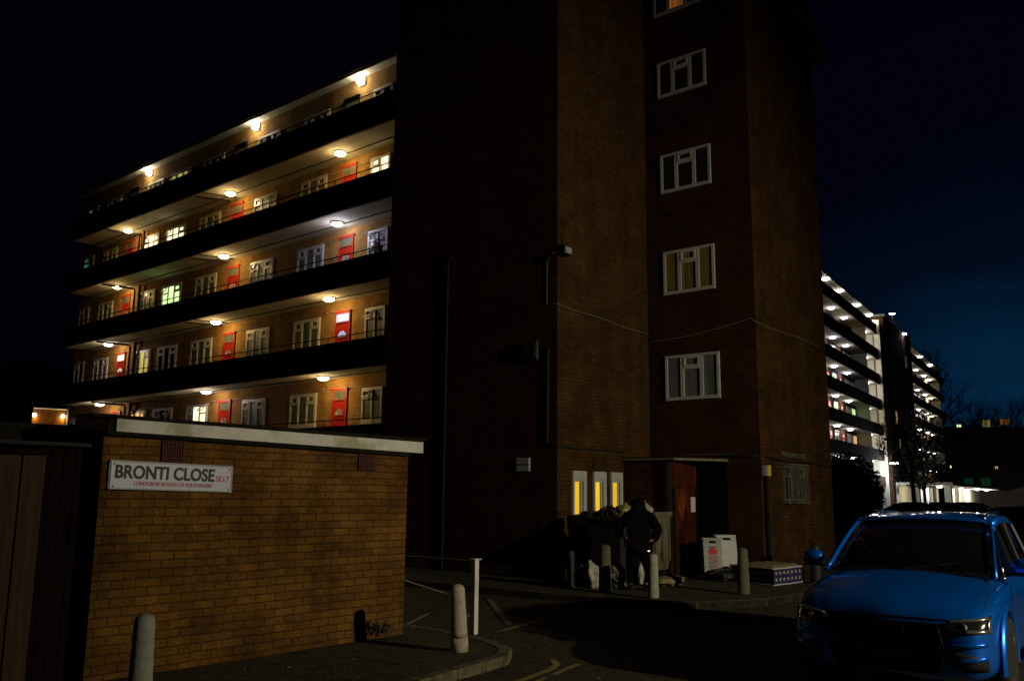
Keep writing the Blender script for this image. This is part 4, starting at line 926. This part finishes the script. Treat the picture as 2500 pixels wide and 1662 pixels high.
for i in range(1,7):
    z=fs[i]
    for k,(u,e) in enumerate(((82.2,150),(87.4,150))):
        flamp(u,z-.002,.75,'white lamp on the distant block\'s %s gallery, %s from the stair column'%(ordn[i],('farther','nearer')[k]),size=.26,e=e*.26,col=FLB if (i,k) in ((5,0),(4,1)) else FLW)
    flamp(96.2,z-.002,.85,'very bright lamp in the distant block\'s glowing stair landing, %s floor'%ordn[i],size=.34,e=110 if i!=3 else 60,col=FLW,m='far_lamp' if i!=3 else 'far_lampw',group='stair landing lamps of the distant block')
    for k,(u,e) in enumerate(((122.3,110),(129.3,80),(136,80),(141.2,220))):
        if i<2 and k<2: continue
        flamp(u,z-.002,.75,'small lamp, distant block\'s %s gallery, %s of four right of the stair core'%(ordn[i],('first','second','third','last')[k]),size=.24,e=e*.4,col=(1,.85,.45) if k==3 else FLW)
for k,u in enumerate((79.5,84.9,92.3,98.2,111.8,120.1,131.7,141.0)):
    flamp(u,FR-.1,.5 if u<99 or u>117 else -.72,'bright lamp under the distant block roof edge, number %s from left'%(['one','two','three','four','five','six','seven','eight'][k]),size=.30,e=60 if not 99<u<117 else 6,group='roof edge lamps of the distant block')
flamp(104.8,FR+1.1,-.7,'largest dazzling lamp standing above the roof line of the distant block',size=.30,e=90,group='roof edge lamps of the distant block')
fpart(MB().tube([(104.8,-.7,FR+.1),(104.8,-.7,FR+1.1)],.05,6),'lamp_post','pipe')
# street level arcade of the far block
ar=thing('arcade','pale lit ground floor arcade and canopy at the foot of the distant block','arcade',far.location,FA,local=True)
part(MB().box(99.4,130,-6.2,-.9,3.05,3.35).box(131,169,-6.2,-2,3.0,3.25),'canopy','concrete',ar)
part(MB().box(99.4,100.2,-6,-5.4,0,3.04),'column','render',ar)
part(MB().box(100.3,113.5,-1.0,-.75,0,3.04).box(107.2,107.6,-5.8,-5.4,0,3.04),'back_wall','render',ar)
part(MB().box(114.5,121,-1.0,-.75,0,3.04),'shutter','bluedoor',ar)
part(MB().box(122,124.2,-1.0,-.75,0,3.04),'pier','render',ar); part(MB().box(127,129,-1.0,-.75,0,3.04),'pier','render',ar)
part(MB().box(133,168,-2.2,-1.9,0.2,2.99),'white_wall','render',ar)
bpy.context.view_layer.update()
for u,v,e,n in ((103,-4.5,300,'left'),(121,-4.5,200,'middle'),(137,-4.8,2600,'right, over the white wall'),(150,-4.8,1500,'far right, over the white wall')):
    flamp(u,3.0,v,'lamp under the arcade canopy of the distant block, %s'%n,size=.26,e=e,col=(1,.97,.86) if u>130 else (1,.9,.62),group='arcade lamps')
# strong bluish lamp behind the hedge top by the pillar
flamp(97.6,5.3,-1.2,'bluish white floodlight glaring behind the dark hedge top',size=.5,e=420,col=(.75,.88,1),group='floodlights behind the hedge')

# ------------------------------------------------------------------ trees and hedge
def branchy(mb,p,d,l,r,depth,rnd,tw=None):
    pts=[p]; q=Vector(p); dd=Vector(d)
    for k in range(4):
        dd=(dd+Vector((rnd.uniform(-.16,.16),rnd.uniform(-.16,.16),rnd.uniform(-.05,.12)))).normalized(); q=q+dd*l/4; pts.append(q.copy())
    mb.tube(pts,r,6 if depth>2 else 4,r*.55)
    if depth>0:
        for k in range(rnd.choice((3,4)) if depth>1 else 4):
            t=rnd.randrange(2,5); nd=(dd+Vector((rnd.uniform(-1,1),rnd.uniform(-1,1),rnd.uniform(-.2,.7)))*.75).normalized()
            branchy(tw or mb,pts[t],nd,l*rnd.uniform(.55,.8),r*.5,depth-1,rnd,tw)
def tree(loc,h,label,seed,leafy=True,rad=None,n=3000,s=.16,thr=-.2,crown_z=.62,group='trees between the blocks',depth=4,nscale=.6):
    rnd=random.Random(seed); t=thing('bare_tree' if not leafy else 'tree',label,'tree',loc,0,group,local=True)
    tr=MB(); tw=MB(); tr.tube([(0,0,-.1),(.05,.02,h*.18),(0,.06,h*.36)],h*.022,10,h*.015)
    for k in range(5):
        a=k*1.257+rnd.uniform(-.3,.3); branchy(tw,Vector((0,.04,h*(.28+.02*k))),Vector((math.cos(a)*.7,math.sin(a)*.7,.9)).normalized(),h*.26,h*.010,depth-1 if leafy else depth,rnd)
    part(tr,'trunk','bark',t,smooth=True)
    if leafy:
        c=MB(); rad=rad or (h*.33,h*.33,h*.36)
        leaves(c,(0,0,h*crown_z),rad,n,s,seed=seed,thr=thr,nscale=nscale); cr=part(c,'crown','foliage',t,norm=False)
        part(tw,'branches','twig',cr)
    else: part(tw,'crown','twig',t)
    return t
def polar(px,d):  # a spot on the ground at picture column px and distance d along the view
    az=R(40.05); lat=d*(px-1250)/2201.; return (d*math.cos(az)+lat*math.sin(az),d*math.sin(az)-lat*math.cos(az))
def at(px,d,z=0): x,y=polar(px,d); return (x,y,z)
hd=thing('hedge_tree','big round dark evergreen bush hiding the foot of the distant block beside the tower','bush',at(2058,44))
c=at(2058,44)
lb=MB(); leaves(lb,(c[0],c[1],2.0),(2.0,2.0,2.15),5200,.11,seed=3,shell=.35,thr=-.55,nscale=.9)
leaves(lb,(c[0]-.5,c[1]+.8,1.6),(1.6,1.6,1.9),1600,.11,seed=4,thr=-.6)
part(lb,'foliage','foliage',hd,norm=False); st=MB().tube([(c[0],c[1],0),(c[0],c[1],2.2)],.12,8,.05); part(st,'trunk','bark',hd)
core=MB(); rows=[]
for j in range(13):
    zz=j/12; rr=math.sin(max(.04,min(.97,zz))*PI)**.6*1.5
    rows.append([(c[0]+rr*math.cos(2*PI*k/20)*(1+.12*noise.noise(Vector((k*.7,j*.5,1)))),c[1]+rr*math.sin(2*PI*k/20)*(1+.12*noise.noise(Vector((k*.7,j*.5,5)))),.15+zz*3.5) for k in range(20)])
core.loft(rows); part(core,'inner_twigs','foliage',hd)
tree(at(2415,160),22.0,'leafless tree with rounded crown against the blue glow',21,leafy=False)
tree(at(2490,160),21.0,'leafless tree cut by the right edge of the picture',22,leafy=False)
tree(at(2235,70),9.6,'dark half-bare tree with gallery lamps showing through it',23,rad=(2.6,2.6,3.3),n=3800,s=.10,thr=-.12,crown_z=.60)
tree(at(2262,82),8.0,'lower dark tree at the far end of the lit galleries',24,rad=(2.2,2.2,2.4),n=2600,s=.12,thr=-.1)
tree(at(2362,155),17.5,'dark tree filling the gap right of the distant block',26,rad=(5.5,5.5,5),n=3200,s=.22,thr=-.3)
tree(at(2450,152),16.5,'dark leafy tree mass behind the bare tree',27,rad=(6.5,6,5),n=3200,s=.22,thr=-.35)
tree(at(2262,172),31,'dark treetop showing over the roof of the distant block',28,rad=(6,6,7),n=1800,s=.3,thr=-.1,crown_z=.8)

# distant dark buildings right and left
db=thing('distant_building','unlit dark block beyond the trees at the right with a few coloured windows','building',at(2420,150),R(-52),local=True)
part(MB().box(-19,20,0,10,0,13.0),'wall','fardark',db); part(MB().box(-19.3,20.3,-.3,10.3,13.002,13.5),'roof','felt',db)
fd=YF(0)
for (px,py,wd_,hh,m) in ((2425,1035,1.3,1.3,'lit_dimy'),(2468,1030,1.6,1.0,'lit_dimo'),(2361,1041,.7,.5,'lit_green'),(2374,1177,1.5,1.3,'lit_dimgreen'),(2413,1177,1.6,1.3,'lit_dimgreen'),(2333,1141,.5,.4,'lit_green'),(2440,1142,.5,.4,'lit_yellow'),(2316,1035,.5,.8,'lit_orange')):
    x=-(2420-px)*150/2201.*1.05; z=1.9+(1214-py)*150/2201.; mb=MB().box(x-wd_/2-.1,x+wd_/2+.1,.0,.08,z-hh/2-.1,z+hh/2+.1,fd)
    w=part(mb,'window','fardark',db); part(MB().box(x-wd_/2,x-.06,.082,.10,z-hh/2,z+hh/2,fd).box(x+.06,x+wd_/2,.082,.10,z-hh/2,z+hh/2,fd),'pane',m,w)
th=thing('terrace_house','dark low house far left with an amber lit porch between two wall lamps','house',at(60,62),R(80)-PI/2+R(-6),local=True)
part(MB().box(-9,9,0,7,0,8.0),'wall','fardark',th); part(MB().prism([(-9.4,8.0),(9.4,8.0),(9.4,8.3),(0,10.6),(-9.4,8.3)],-.4,7.4,lambda a,b,c:(a,c,b)),'roof','felt',th)
bpy.context.view_layer.update()
# porch around picture (100,1016)
pz=1.9+(1191-1010)*62/2201.
part(MB().box(.15,2.2,-1.0,-.02,pz+.35,pz+.5),'porch','render',th)
part(MB().box(-.05,.03,-1.0,-.02,pz-1.8,pz+.5),'porch_spill_screen','fardark',th); part(MB().box(2.25,2.33,-1.0,-.02,pz-1.8,pz+.5),'porch_spill_screen','fardark',th)  # side screens added to stop the porch lamps spilling over the house wall
part(MB().box(.2,2.15,-.10,-.002,pz-1.8,pz+.34),'porch_wall','shed_brick',th)
for x,n in ((.22,'left'),(2.02,'right')):
    p=th.matrix_world@Vector((x,-.28,pz-.1)); t=thing('porch_lamp','amber globe lamp on the %s side of the far porch'%n,'lamp',p,group='porch lamps',local=True)
    part(MB().lathe([(.01,-.13),(.1,-.09),(.13,0),(.1,.09),(.01,.13)],(0,0,0),14),'globe','lamp_pink' if n=='left' else 'lamp_warm',t,smooth=True)
    part(MB().tube([(0,0,.1),(0,0,.2)],.03,6),'stem','pipe',t)
    l=add_point((0,-.0,-.18),24,(1,.55,.05),.05); l.parent=t

# ------------------------------------------------------------------ cars
from mathutils.bvhtree import BVHTree
def eval_mesh(o):
    bpy.context.view_layer.update()
    return bpy.data.meshes.new_from_object(o.evaluated_get(bpy.context.evaluated_depsgraph_get()))
def make_car(label,loc,rot,paint,detailed=True,group=None):
    t=thing('parked_car',label,'car',loc,rot,group,local=True)
    ST=[(2.20,.62,.34,.56,.62),(2.17,.74,.27,.66,.74),(2.05,.84,.22,.76,.85),(1.85,.895,.20,.84,.92),(1.5,.915,.20,.90,.985),(1.2,.92,.20,.935,1.03),(.95,.92,.20,.955,1.06),(.4,.92,.20,.97,1.05),(-.4,.92,.20,.98,1.05),(-1.2,.92,.20,1.0,1.07),(-1.8,.90,.22,1.0,1.08),(-2.1,.85,.28,.95,1.05),(-2.19,.75,.35,.85,.95)]
    rings=[]
    for x,hw,zb,zs,zt in ST:
        hf=[(hw*.45,zb-.01),(hw*.86,zb),(hw*.97,zb+.09),(hw*1.0,zb+.28*(zs-zb)),(hw*.985,zb+.62*(zs-zb)),(hw*1.0,zs-.09),(hw*.965,zs-.02),(hw*.86,zs+.45*(zt-zs)),(hw*.72,zt-.030),(hw*.66,zt-.012),(hw*.35,zt+.018)]
        r=[(x,y,z) for y,z in hf]+[(x+(.03 if x>2 else 0),0,zt+.030)]+[(x,-y,z) for y,z in hf[::-1]]+[(x+(.03 if x>2 else 0),0,zb-.01)]
        rings.append(r)
    o=MB().loft(rings).build('body',paint,None,smooth=True); sb=o.modifiers.new('s','SUBSURF'); sb.levels=2; sb.render_levels=2
    cyl=[]
    for wx in (1.36,-1.28):
        cb=MB().tube([(wx,-1.2,.36),(wx,-.62,.36)],.415,40).tube([(wx,.62,.36),(wx,1.2,.36)],.415,40).build('cut','black'); cyl.append(cb)
        bo=o.modifiers.new('b','BOOLEAN'); bo.operation='DIFFERENCE'; bo.object=cb; bo.solver='EXACT'
    me=eval_mesh(o); o.modifiers.clear(); o.data=me; me.name='body'
    for cb in cyl: bpy.data.objects.remove(cb)
    for p in me.polygons: p.use_smooth=True
    o.parent=t
    try: me.set_sharp_from_angle(angle=R(50))
    except Exception: pass
    bvh=BVHTree.FromPolygons([v.co.copy() for v in me.vertices],[tuple(p.vertices) for p in me.polygons])
    def hitx(y,z,off=.008):
        h=bvh.ray_cast(Vector((3.5,y,z)),Vector((-1,0,0)))
        if h[0] is None: return Vector((2.0,y,z))
        return h[0]+h[1]*off
    def patch(name,fn,n,m,mt_,off,parent=t,thick=.006,smooth=True):
        rows=[[hitx(*fn(i/n,j/m),off) for i in range(n+1)] for j in range(m+1)]
        q=part(MB().grid(rows),name,mt_,parent,smooth=smooth,norm=False)
        so=q.modifiers.new('sol','SOLIDIFY'); so.thickness=thick; so.offset=0
        return q
    # wheels
    for wx in (1.36,-1.28):
        for s in (-1,1):
            w=part(MB().lathe([(.20,-.11),(.33,-.115),(.355,-.09),(.36,0),(.355,.09),(.33,.115),(.20,.11)],(0,0,0),36),'wheel','tyre',t,smooth=True)
            w.rotation_euler=(PI/2,0,0); w.location=(wx,s*.82,.36)
            rm=MB().lathe([(.252,s*.0),(.252,-s*.105),(.235,-s*.108),(.228,-s*.05)],(0,0,0),36)
            for k in range(5):
                a=2*PI*k/5
                for da in (-.11,.11):
                    rm.tube([(.04*math.cos(a),.04*math.sin(a),-s*.085),(.23*math.cos(a+da),.23*math.sin(a+da),-s*.10)],.017,5)
            rm.lathe([(.001,-s*.11),(.05,-s*.105),(.055,-s*.06)],(0,0,0),16)
            part(rm,'rim','rim',w); part(MB().lathe([(.001,-s*.035),(.16,-s*.035),(.16,-s*.02)],(0,0,0),24),'brake_disc','chrome',w)
            fl_=MB(); A=[R(-12)+k*(PI+R(24))/20 for k in range(21)]
            fl_.grid([[(wx+r_*math.cos(a),s*yy,.36+r_*math.sin(a)) for a in A] for r_,yy in ((.405,.86),(.412,.925),(.43,.938),(.455,.928),(.47,.905))])
            q=part(fl_,'wheel_arch',paint if detailed else 'black',t,smooth=True)
            part(MB().tube([(wx,s*.55,.36),(wx,s*.60,.36)],.41,24),'arch_liner','black',t)
    # cabin
    cab=[(1.10,.80,1.02,.70,1.045),(.72,.835,1.0,.72,1.25),(.24,.85,1.0,.655,1.50),(-.3,.85,1.0,.645,1.545),(-.9,.85,1.0,.64,1.54),(-1.55,.83,1.0,.61,1.47),(-1.95,.78,1.02,.62,1.22),(-2.1,.74,1.02,.66,1.08)]
    def sect(x,hb,z0,ht,z1,o_=0):
        e=min(.07,(z1-z0)*.4)
        hf=[(hb,z0),(hb*.985,z0+.04),(ht+(hb-ht)*.15+.004,z1-e),(ht-.01,z1-e*.45),(ht-.06,z1-.004),(ht*.5,z1+.012)]
        return [(x,y,z) for y,z in hf]+[(x,0,z1+.018)]+[(x,-y,z) for y,z in hf[::-1]]
    part(MB().loft([sect(*c) for c in cab]),'cabin_glass','carglass',t,smooth=True)
    # painted roof skin and pillars
    top=[c for c in cab if -1.6<c[0]<.3]
    rr=[]
    for c in [(.27,.85,1.0,.657,1.492)]+top[0:0]+[(.20,.85,1.0,.655,1.506),(-.3,.85,1.0,.645,1.548),(-.9,.85,1.0,.64,1.543),(-1.5,.83,1.0,.613,1.482),(-1.62,.83,1.0,.61,1.44)]:
        s_=sect(*c)[2:-2]; rr.append([(x,y*1.012,z+.012) for x,y,z in s_])
    rf=part(MB().grid(rr),'roof_panel',paint,t,smooth=True,norm=False); so=rf.modifiers.new('sol','SOLIDIFY'); so.thickness=.02
    for s in (-1,1):
        def flat(pts,w0,w1=None):
            mb=MB(); rings=[]
            for i,p in enumerate(pts):
                w=w0+((w1 or w0)-w0)*i/(len(pts)-1); p=Vector(p)
                rings.append([(p.x+w*.7,p.y+s*.004,p.z),(p.x,p.y+s*w*.5,p.z+w*.35),(p.x-w*.7,p.y+s*w*.45,p.z-.0),(p.x-w*.3,p.y-s*w*.3,p.z-w*.2)])
            return mb.loft(rings)
        part(flat([(1.16,s*.80,1.015),(.98,s*.775,1.11),(.72,s*.742,1.262),(.46,s*.705,1.40),(.24,s*.668,1.495)],.055,.045),'windscreen_pillar',paint,t,smooth=True)
        part(MB().tube([(.24,s*.672,1.487),(-.3,s*.665,1.53),(-.9,s*.66,1.525),(-1.5,s*.635,1.455),(-1.85,s*.66,1.26),(-2.05,s*.70,1.08)],.035,8),'roof_frame',paint,t,smooth=True)
        part(MB().tube([(1.02,s*.862,1.015),(.3,s*.868,1.02),(-.8,s*.868,1.03),(-1.7,s*.84,1.08)],.010,6).tube([(1.02,s*.862,1.02),(.66,s*.79,1.27),(.26,s*.712,1.452),(-.3,s*.70,1.49),(-.9,s*.695,1.487),(-1.4,s*.69,1.42),(-1.7,s*.84,1.08)],.008,6),'window_trim','chrome',t,smooth=True)
        part(MB().tube([(-.22,s*.872,1.01),(-.30,s*.712,1.48)],.035,6),'door_pillar','black',t); part(MB().tube([(-1.15,s*.865,1.02),(-1.08,s*.70,1.46)],.03,6),'door_pillar','black',t)
        part(MB().tube([(.12,s*.60,1.53),(.02,s*.60,1.575),(-.5,s*.59,1.605),(-1.1,s*.585,1.59),(-1.35,s*.58,1.53)],.014,6),'roof_rail','chrome',t,smooth=True)
        # mirror
        mr=MB(); rows=[]
        for k in range(9):
            q=-1+2*k/8; w=math.sqrt(max(0.02,1-abs(q)**2.6))
            rows.append([(.84+.085*w*math.cos(a)*(1 if math.cos(a)>0 else .45),s*(1.03+.125*q),1.12+.078*w*math.sin(a)) for a in [2*PI*j/14 for j in range(14)]])
        mm=part(mr.loft(rows),'wing_mirror',paint,t,smooth=True)
        part(MB().box(.80,.87,s*.86,s*1.0,1.03,1.06).box(.78,.90,s*.93,s*1.13,1.035,1.052),'mirror_stalk','black',mm,bevel=.008)
        # door cut lines and handles
        part(MB().tube([(1.0,s*.918,.95),(.98,s*.926,.6),(.86,s*.92,.30)],.005,4).tube([(-.24,s*.922,.97),(-.25,s*.928,.6),(-.25,s*.922,.3)],.005,4),'door_gap','black',t)
        part(MB().tube([(.02,s*.93,.86),(-.16,s*.93,.86)],.013,6),'door_handle',paint,t); part(MB().tube([(-.98,s*.93,.88),(-1.12,s*.93,.88)],.013,6),'door_handle',paint,t)
    part(MB().tube([(1.155,-.72,1.035),(1.165,0,1.062),(1.155,.72,1.035)],.018,6).tube([(1.12,-.1,1.055),(.95,.5,1.135)],.009,5).tube([(1.12,.62,1.045),(.98,.1,1.135)],.009,5),'wiper','black',t)
    part(MB().prism([(-1.42,1.50),(-1.55,1.49),(-1.56,1.575),(-1.53,1.58)],-.02,.02,lambda a,b,c:(a,c,b)),'aerial',paint,t,bevel=.004)
    if detailed:
        # front: grille, headlamps, intakes, plate, bonnet shut line
        g=patch('grille',lambda u,v:((-.47+.94*u)*(1-.18*abs(v-.45)),.295+.395*v),14,8,'grille',.006)
        gb_=MB()
        for k in range(9): z=.33+k*.04; gb_.tube([hitx(y,z,.016) for y in (-.40,-.2,0,.2,.40)],.005,4)
        part(gb_,'grille_bars','pipe',g)
        ed=[(-.47*.92,.30),(-.50,.47),(-.455,.69),(.455,.69),(.50,.47),(.47*.92,.30),(-.47*.92,.30)]
        e2=[]
        for i in range(6):
            for k in range(5): a,b=ed[i],ed[i+1]; e2.append(hitx(a[0]+(b[0]-a[0])*k/5,a[1]+(b[1]-a[1])*k/5,.012))
        part(MB().tube(e2+[e2[0]],.009,5),'grille_surround','pipe',g,smooth=True)
        em=MB()
        for k in range(4):
            cy=-.126+k*.084; em.tube([hitx(cy+.054*math.cos(a),.635+.054*math.sin(a)*.9,.024) for a in [2*PI*j/20 for j in range(21)]],.004,5)
        part(em,'emblem','pipe',g)
        pl_=patch('number_plate',lambda u,v:(-.26+.52*u,.40+.11*v),6,2,'plate',.014,thick=.006)
        me2=text_mesh('HG66 UMW',.10,bold=.002,extrude=.001,align='CENTER'); x0=hitx(0,.45,.022).x
        me2.transform(Matrix.Translation((x0,0,.422))@Matrix.Rotation(PI/2,4,'Z')@Matrix.Rotation(PI/2,4,'X')@Matrix.Scale(.92,4,(1,0,0))); me2.materials.clear(); me2.materials.append(M['letk'])
        q=bpy.data.objects.new('plate_text',me2); C.objects.link(q); q.parent=pl_
        for s in (-1,1):
            hl=lambda u,v,s=s:(s*(.50+.345*u),(.615+.02*u)+(.075+.055*u)*v)
            h=patch('headlight',hl,12,4,'lampd',.010,thick=.012)
            patch('reflector',lambda u,v,s=s:(s*(.53+.30*u),(.697+.037*u)+.020*v),10,2,'lampw',.020,parent=h)
            patch('reflector',lambda u,v,s=s:(s*(.66+.17*u),(.628+.008*u)+.026*v),6,2,'lampw',.020,parent=h)
            patch('reflector',lambda u,v,s=s:(s*(.822+.02*u),.64+.10*v),2,5,'lampw',.020,parent=h)
            lz=MB()
            for yy,zz in ((.66,.680),):
                c_=hitx(s*yy,zz,.012); lz.lathe([(.001,.02),(.022,.016),(.030,.004),(.031,0)],(0,0,0),14)
                for v in lz.b.verts:
                    if not v.tag: v.co=Vector((c_.x+v.co.z,c_.y+v.co.x,c_.z+v.co.y)); v.tag=True
            part(lz,'projector','lampw',h)
            patch('air_intake',lambda u,v,s=s:(s*(.56+.26*u),.33+.16*v*(1-.3*u)),8,4,'black',.006)
            patch('bumper_blade',lambda u,v,s=s:(s*(.54+.28*u),.515+.028*v+.02*u),8,2,paint,.022,thick=.012)
            patch('fog_lamp_blade',lambda u,v,s=s:(s*(.60+.22*u),.395+.03*v+.03*u),6,2,paint,.020,thick=.012)
        ln=MB().tube([hitx(y,.735-.03*abs(y)**2,.003) for y in [(-.78+.12*k) for k in range(14)]],.006,4)
        part(ln,'bonnet_gap','black',t)
        for s in (-1,1):
            pts=[]
            for k in range(10):
                x=1.92-k*.085; y=s*.80; h=bvh.ray_cast(Vector((x,y,2)),Vector((0,0,-1))); pts.append(h[0]-Vector((0,0,.001)))
            part(MB().tube(pts,.005,4),'bonnet_edge_gap','black',t)
        # interior hints: steering wheel and seats are hidden behind the dark glass
    else:
        for s in (-1,1): patch('headlight',lambda u,v,s=s:(s*(.52+.30*u),.62+.12*v),6,3,'lampw',.008)
    return t
CAX=R(4.5)
bc=make_car('bright blue parked SUV at the lower right with dark windscreen and angular headlights',(11.25,3.09,0),PI+CAX,'blue'); bc.scale=(1.05,1.03,1.08)
def copy_tree(o,parent=None):
    c=o.copy(); C.objects.link(c); c.parent=parent
    for ch in list(o.children): copy_tree(ch,c)
    return c
dc=make_car('dark parked car in front of the arcade column, nearest the hedge',at(2205,50),R(95),'darkcar',False,group='dark cars parked before the arcade')
for px,d,l in ((2270,52,'dark parked car below the blue shutter of the arcade'),(2334,54,'dark parked car in front of the bright white arcade wall'),(2440,30,'dark parked car in the shadows behind the blue car roof at the right')):
    c=copy_tree(dc); c.location=at(px,d); c['label']=l
# unseen van added outside the picture to cast shade over the foreground
vn=thing('shade_van','unseen dark van added outside the right edge of the picture for its shade','van',(6.2,-1.9,0))
part(MB().box(3.6,8.6,-2.9,-1.0,.35,2.0),'body','darkcar',vn,bevel=.15)
part(MB().box(3.0,3.62,-2.8,-1.1,.35,1.2),'bonnet','darkcar',vn,bevel=.12)
for x in (3.9,7.6):
    for y in (-2.85,-1.05): part(MB().tube([(x,y-.1,.34),(x,y+.1,.34)],.34,20),'wheel','tyre',vn)

# ------------------------------------------------------------------ street lamp that lights the foreground (outside the picture)
LX,LY,LZ=11.2,-12.4,6.3
sl=thing('street_lamp','tall grey street lamp outside the picture lighting the close','street lamp',(LX+1.0,LY-.9,0))
part(MB().tube([(LX+1,LY-.9,0),(LX+1,LY-.9,3),(LX+1,LY-.9,LZ-.2)],.09,12,.05),'post','concrete',sl)
part(MB().tube([(LX+1,LY-.9,LZ-.25),(LX+.8,LY-.7,LZ+.05),(LX+.2,LY-.2,LZ+.2)],.035,8),'arm','concrete',sl)
part(MB().box(LX-.15,LX+.3,LY-.35,LY-.06,LZ+.08,LZ+.22),'lantern','concrete',sl,bevel=.03)
def spot(loc,target,e,col,ang,blend,r):
    l=bpy.data.lights.new('street_lamp_light','SPOT'); l.energy=e; l.color=col; l.spot_size=ang; l.spot_blend=blend; l.shadow_soft_size=r
    o=bpy.data.objects.new('street_lamp_light',l); C.objects.link(o); o.location=loc
    o.rotation_euler=(Vector(target)-Vector(loc)).to_track_quat('-Z','Y').to_euler(); return o
spot((LX,LY,LZ),(13.0,9.0,2.2),6500,(1,.88,.65),R(75),1.0,.11)

# ------------------------------------------------------------------ camera
PITCH=math.atan(371/2170.); ROLL=R(.567); AZ=R(40.05)
fw=Vector((math.cos(AZ)*math.cos(PITCH),math.sin(AZ)*math.cos(PITCH),math.sin(PITCH)))
rt0=Vector((math.sin(AZ),-math.cos(AZ),0)); up0=rt0.cross(fw)
rt=rt0*math.cos(ROLL)+up0*math.sin(ROLL); up=up0*math.cos(ROLL)-rt0*math.sin(ROLL)
cd_=bpy.data.cameras.new('camera'); cam=bpy.data.objects.new('camera',cd_); C.objects.link(cam)
cd_.sensor_width=36; cd_.lens=2170/2500*36; cd_.clip_end=2000; cd_.clip_start=.05
mw=Matrix((rt,up,-fw)).transposed().to_4x4(); mw.translation=Vector((0,0,1.9)); cam.matrix_world=mw
S.camera=cam

# ------------------------------------------------------------------ dusk sky
w=bpy.data.worlds.new('World'); S.world=w; w.use_nodes=True; T=w.node_tree; N=T.nodes; L=T.links; N.clear()
out=N.new('ShaderNodeOutputWorld'); bg=N.new('ShaderNodeBackground'); L.new(bg.outputs[0],out.inputs[0])
tc=N.new('ShaderNodeTexCoord'); g=Vector((math.cos(R(10)),math.sin(R(10)),-.06)).normalized()
dp_=N.new('ShaderNodeVectorMath'); dp_.operation='DOT_PRODUCT'; dp_.inputs[1].default_value=g; L.new(tc.outputs['Generated'],dp_.inputs[0])
nz=N.new('ShaderNodeTexNoise'); nz.inputs['Scale'].default_value=3; nz.inputs['Detail'].default_value=5; mpn=N.new('ShaderNodeMapping'); mpn.inputs['Scale'].default_value=(1,1,5)
L.new(tc.outputs['Generated'],mpn.inputs[0]); L.new(mpn.outputs[0],nz.inputs[0])
ma=N.new('ShaderNodeMath'); ma.operation='MULTIPLY_ADD'; ma.inputs[1].default_value=.03; L.new(nz.outputs[0],ma.inputs[0]); L.new(dp_.outputs['Value'],ma.inputs[2])
rp=N.new('ShaderNodeValToRGB'); e=rp.color_ramp.elements
e[0].position=.55; e[0].color=(.0004,.0005,.0016,1); e[1].position=1.0; e[1].color=(.0009,.016,.044,1)
x=e.new(.82); x.color=(.0004,.0006,.0022,1); x=e.new(.93); x.color=(.0004,.0009,.0038,1); x=e.new(.975); x.color=(.0005,.0034,.0105,1)
L.new(ma.outputs[0],rp.inputs[0]); L.new(rp.outputs[0],bg.inputs[0]); bg.inputs[1].default_value=1

S.view_settings.view_transform='Standard'; S.view_settings.look='None'; S.view_settings.exposure=0; S.view_settings.gamma=1
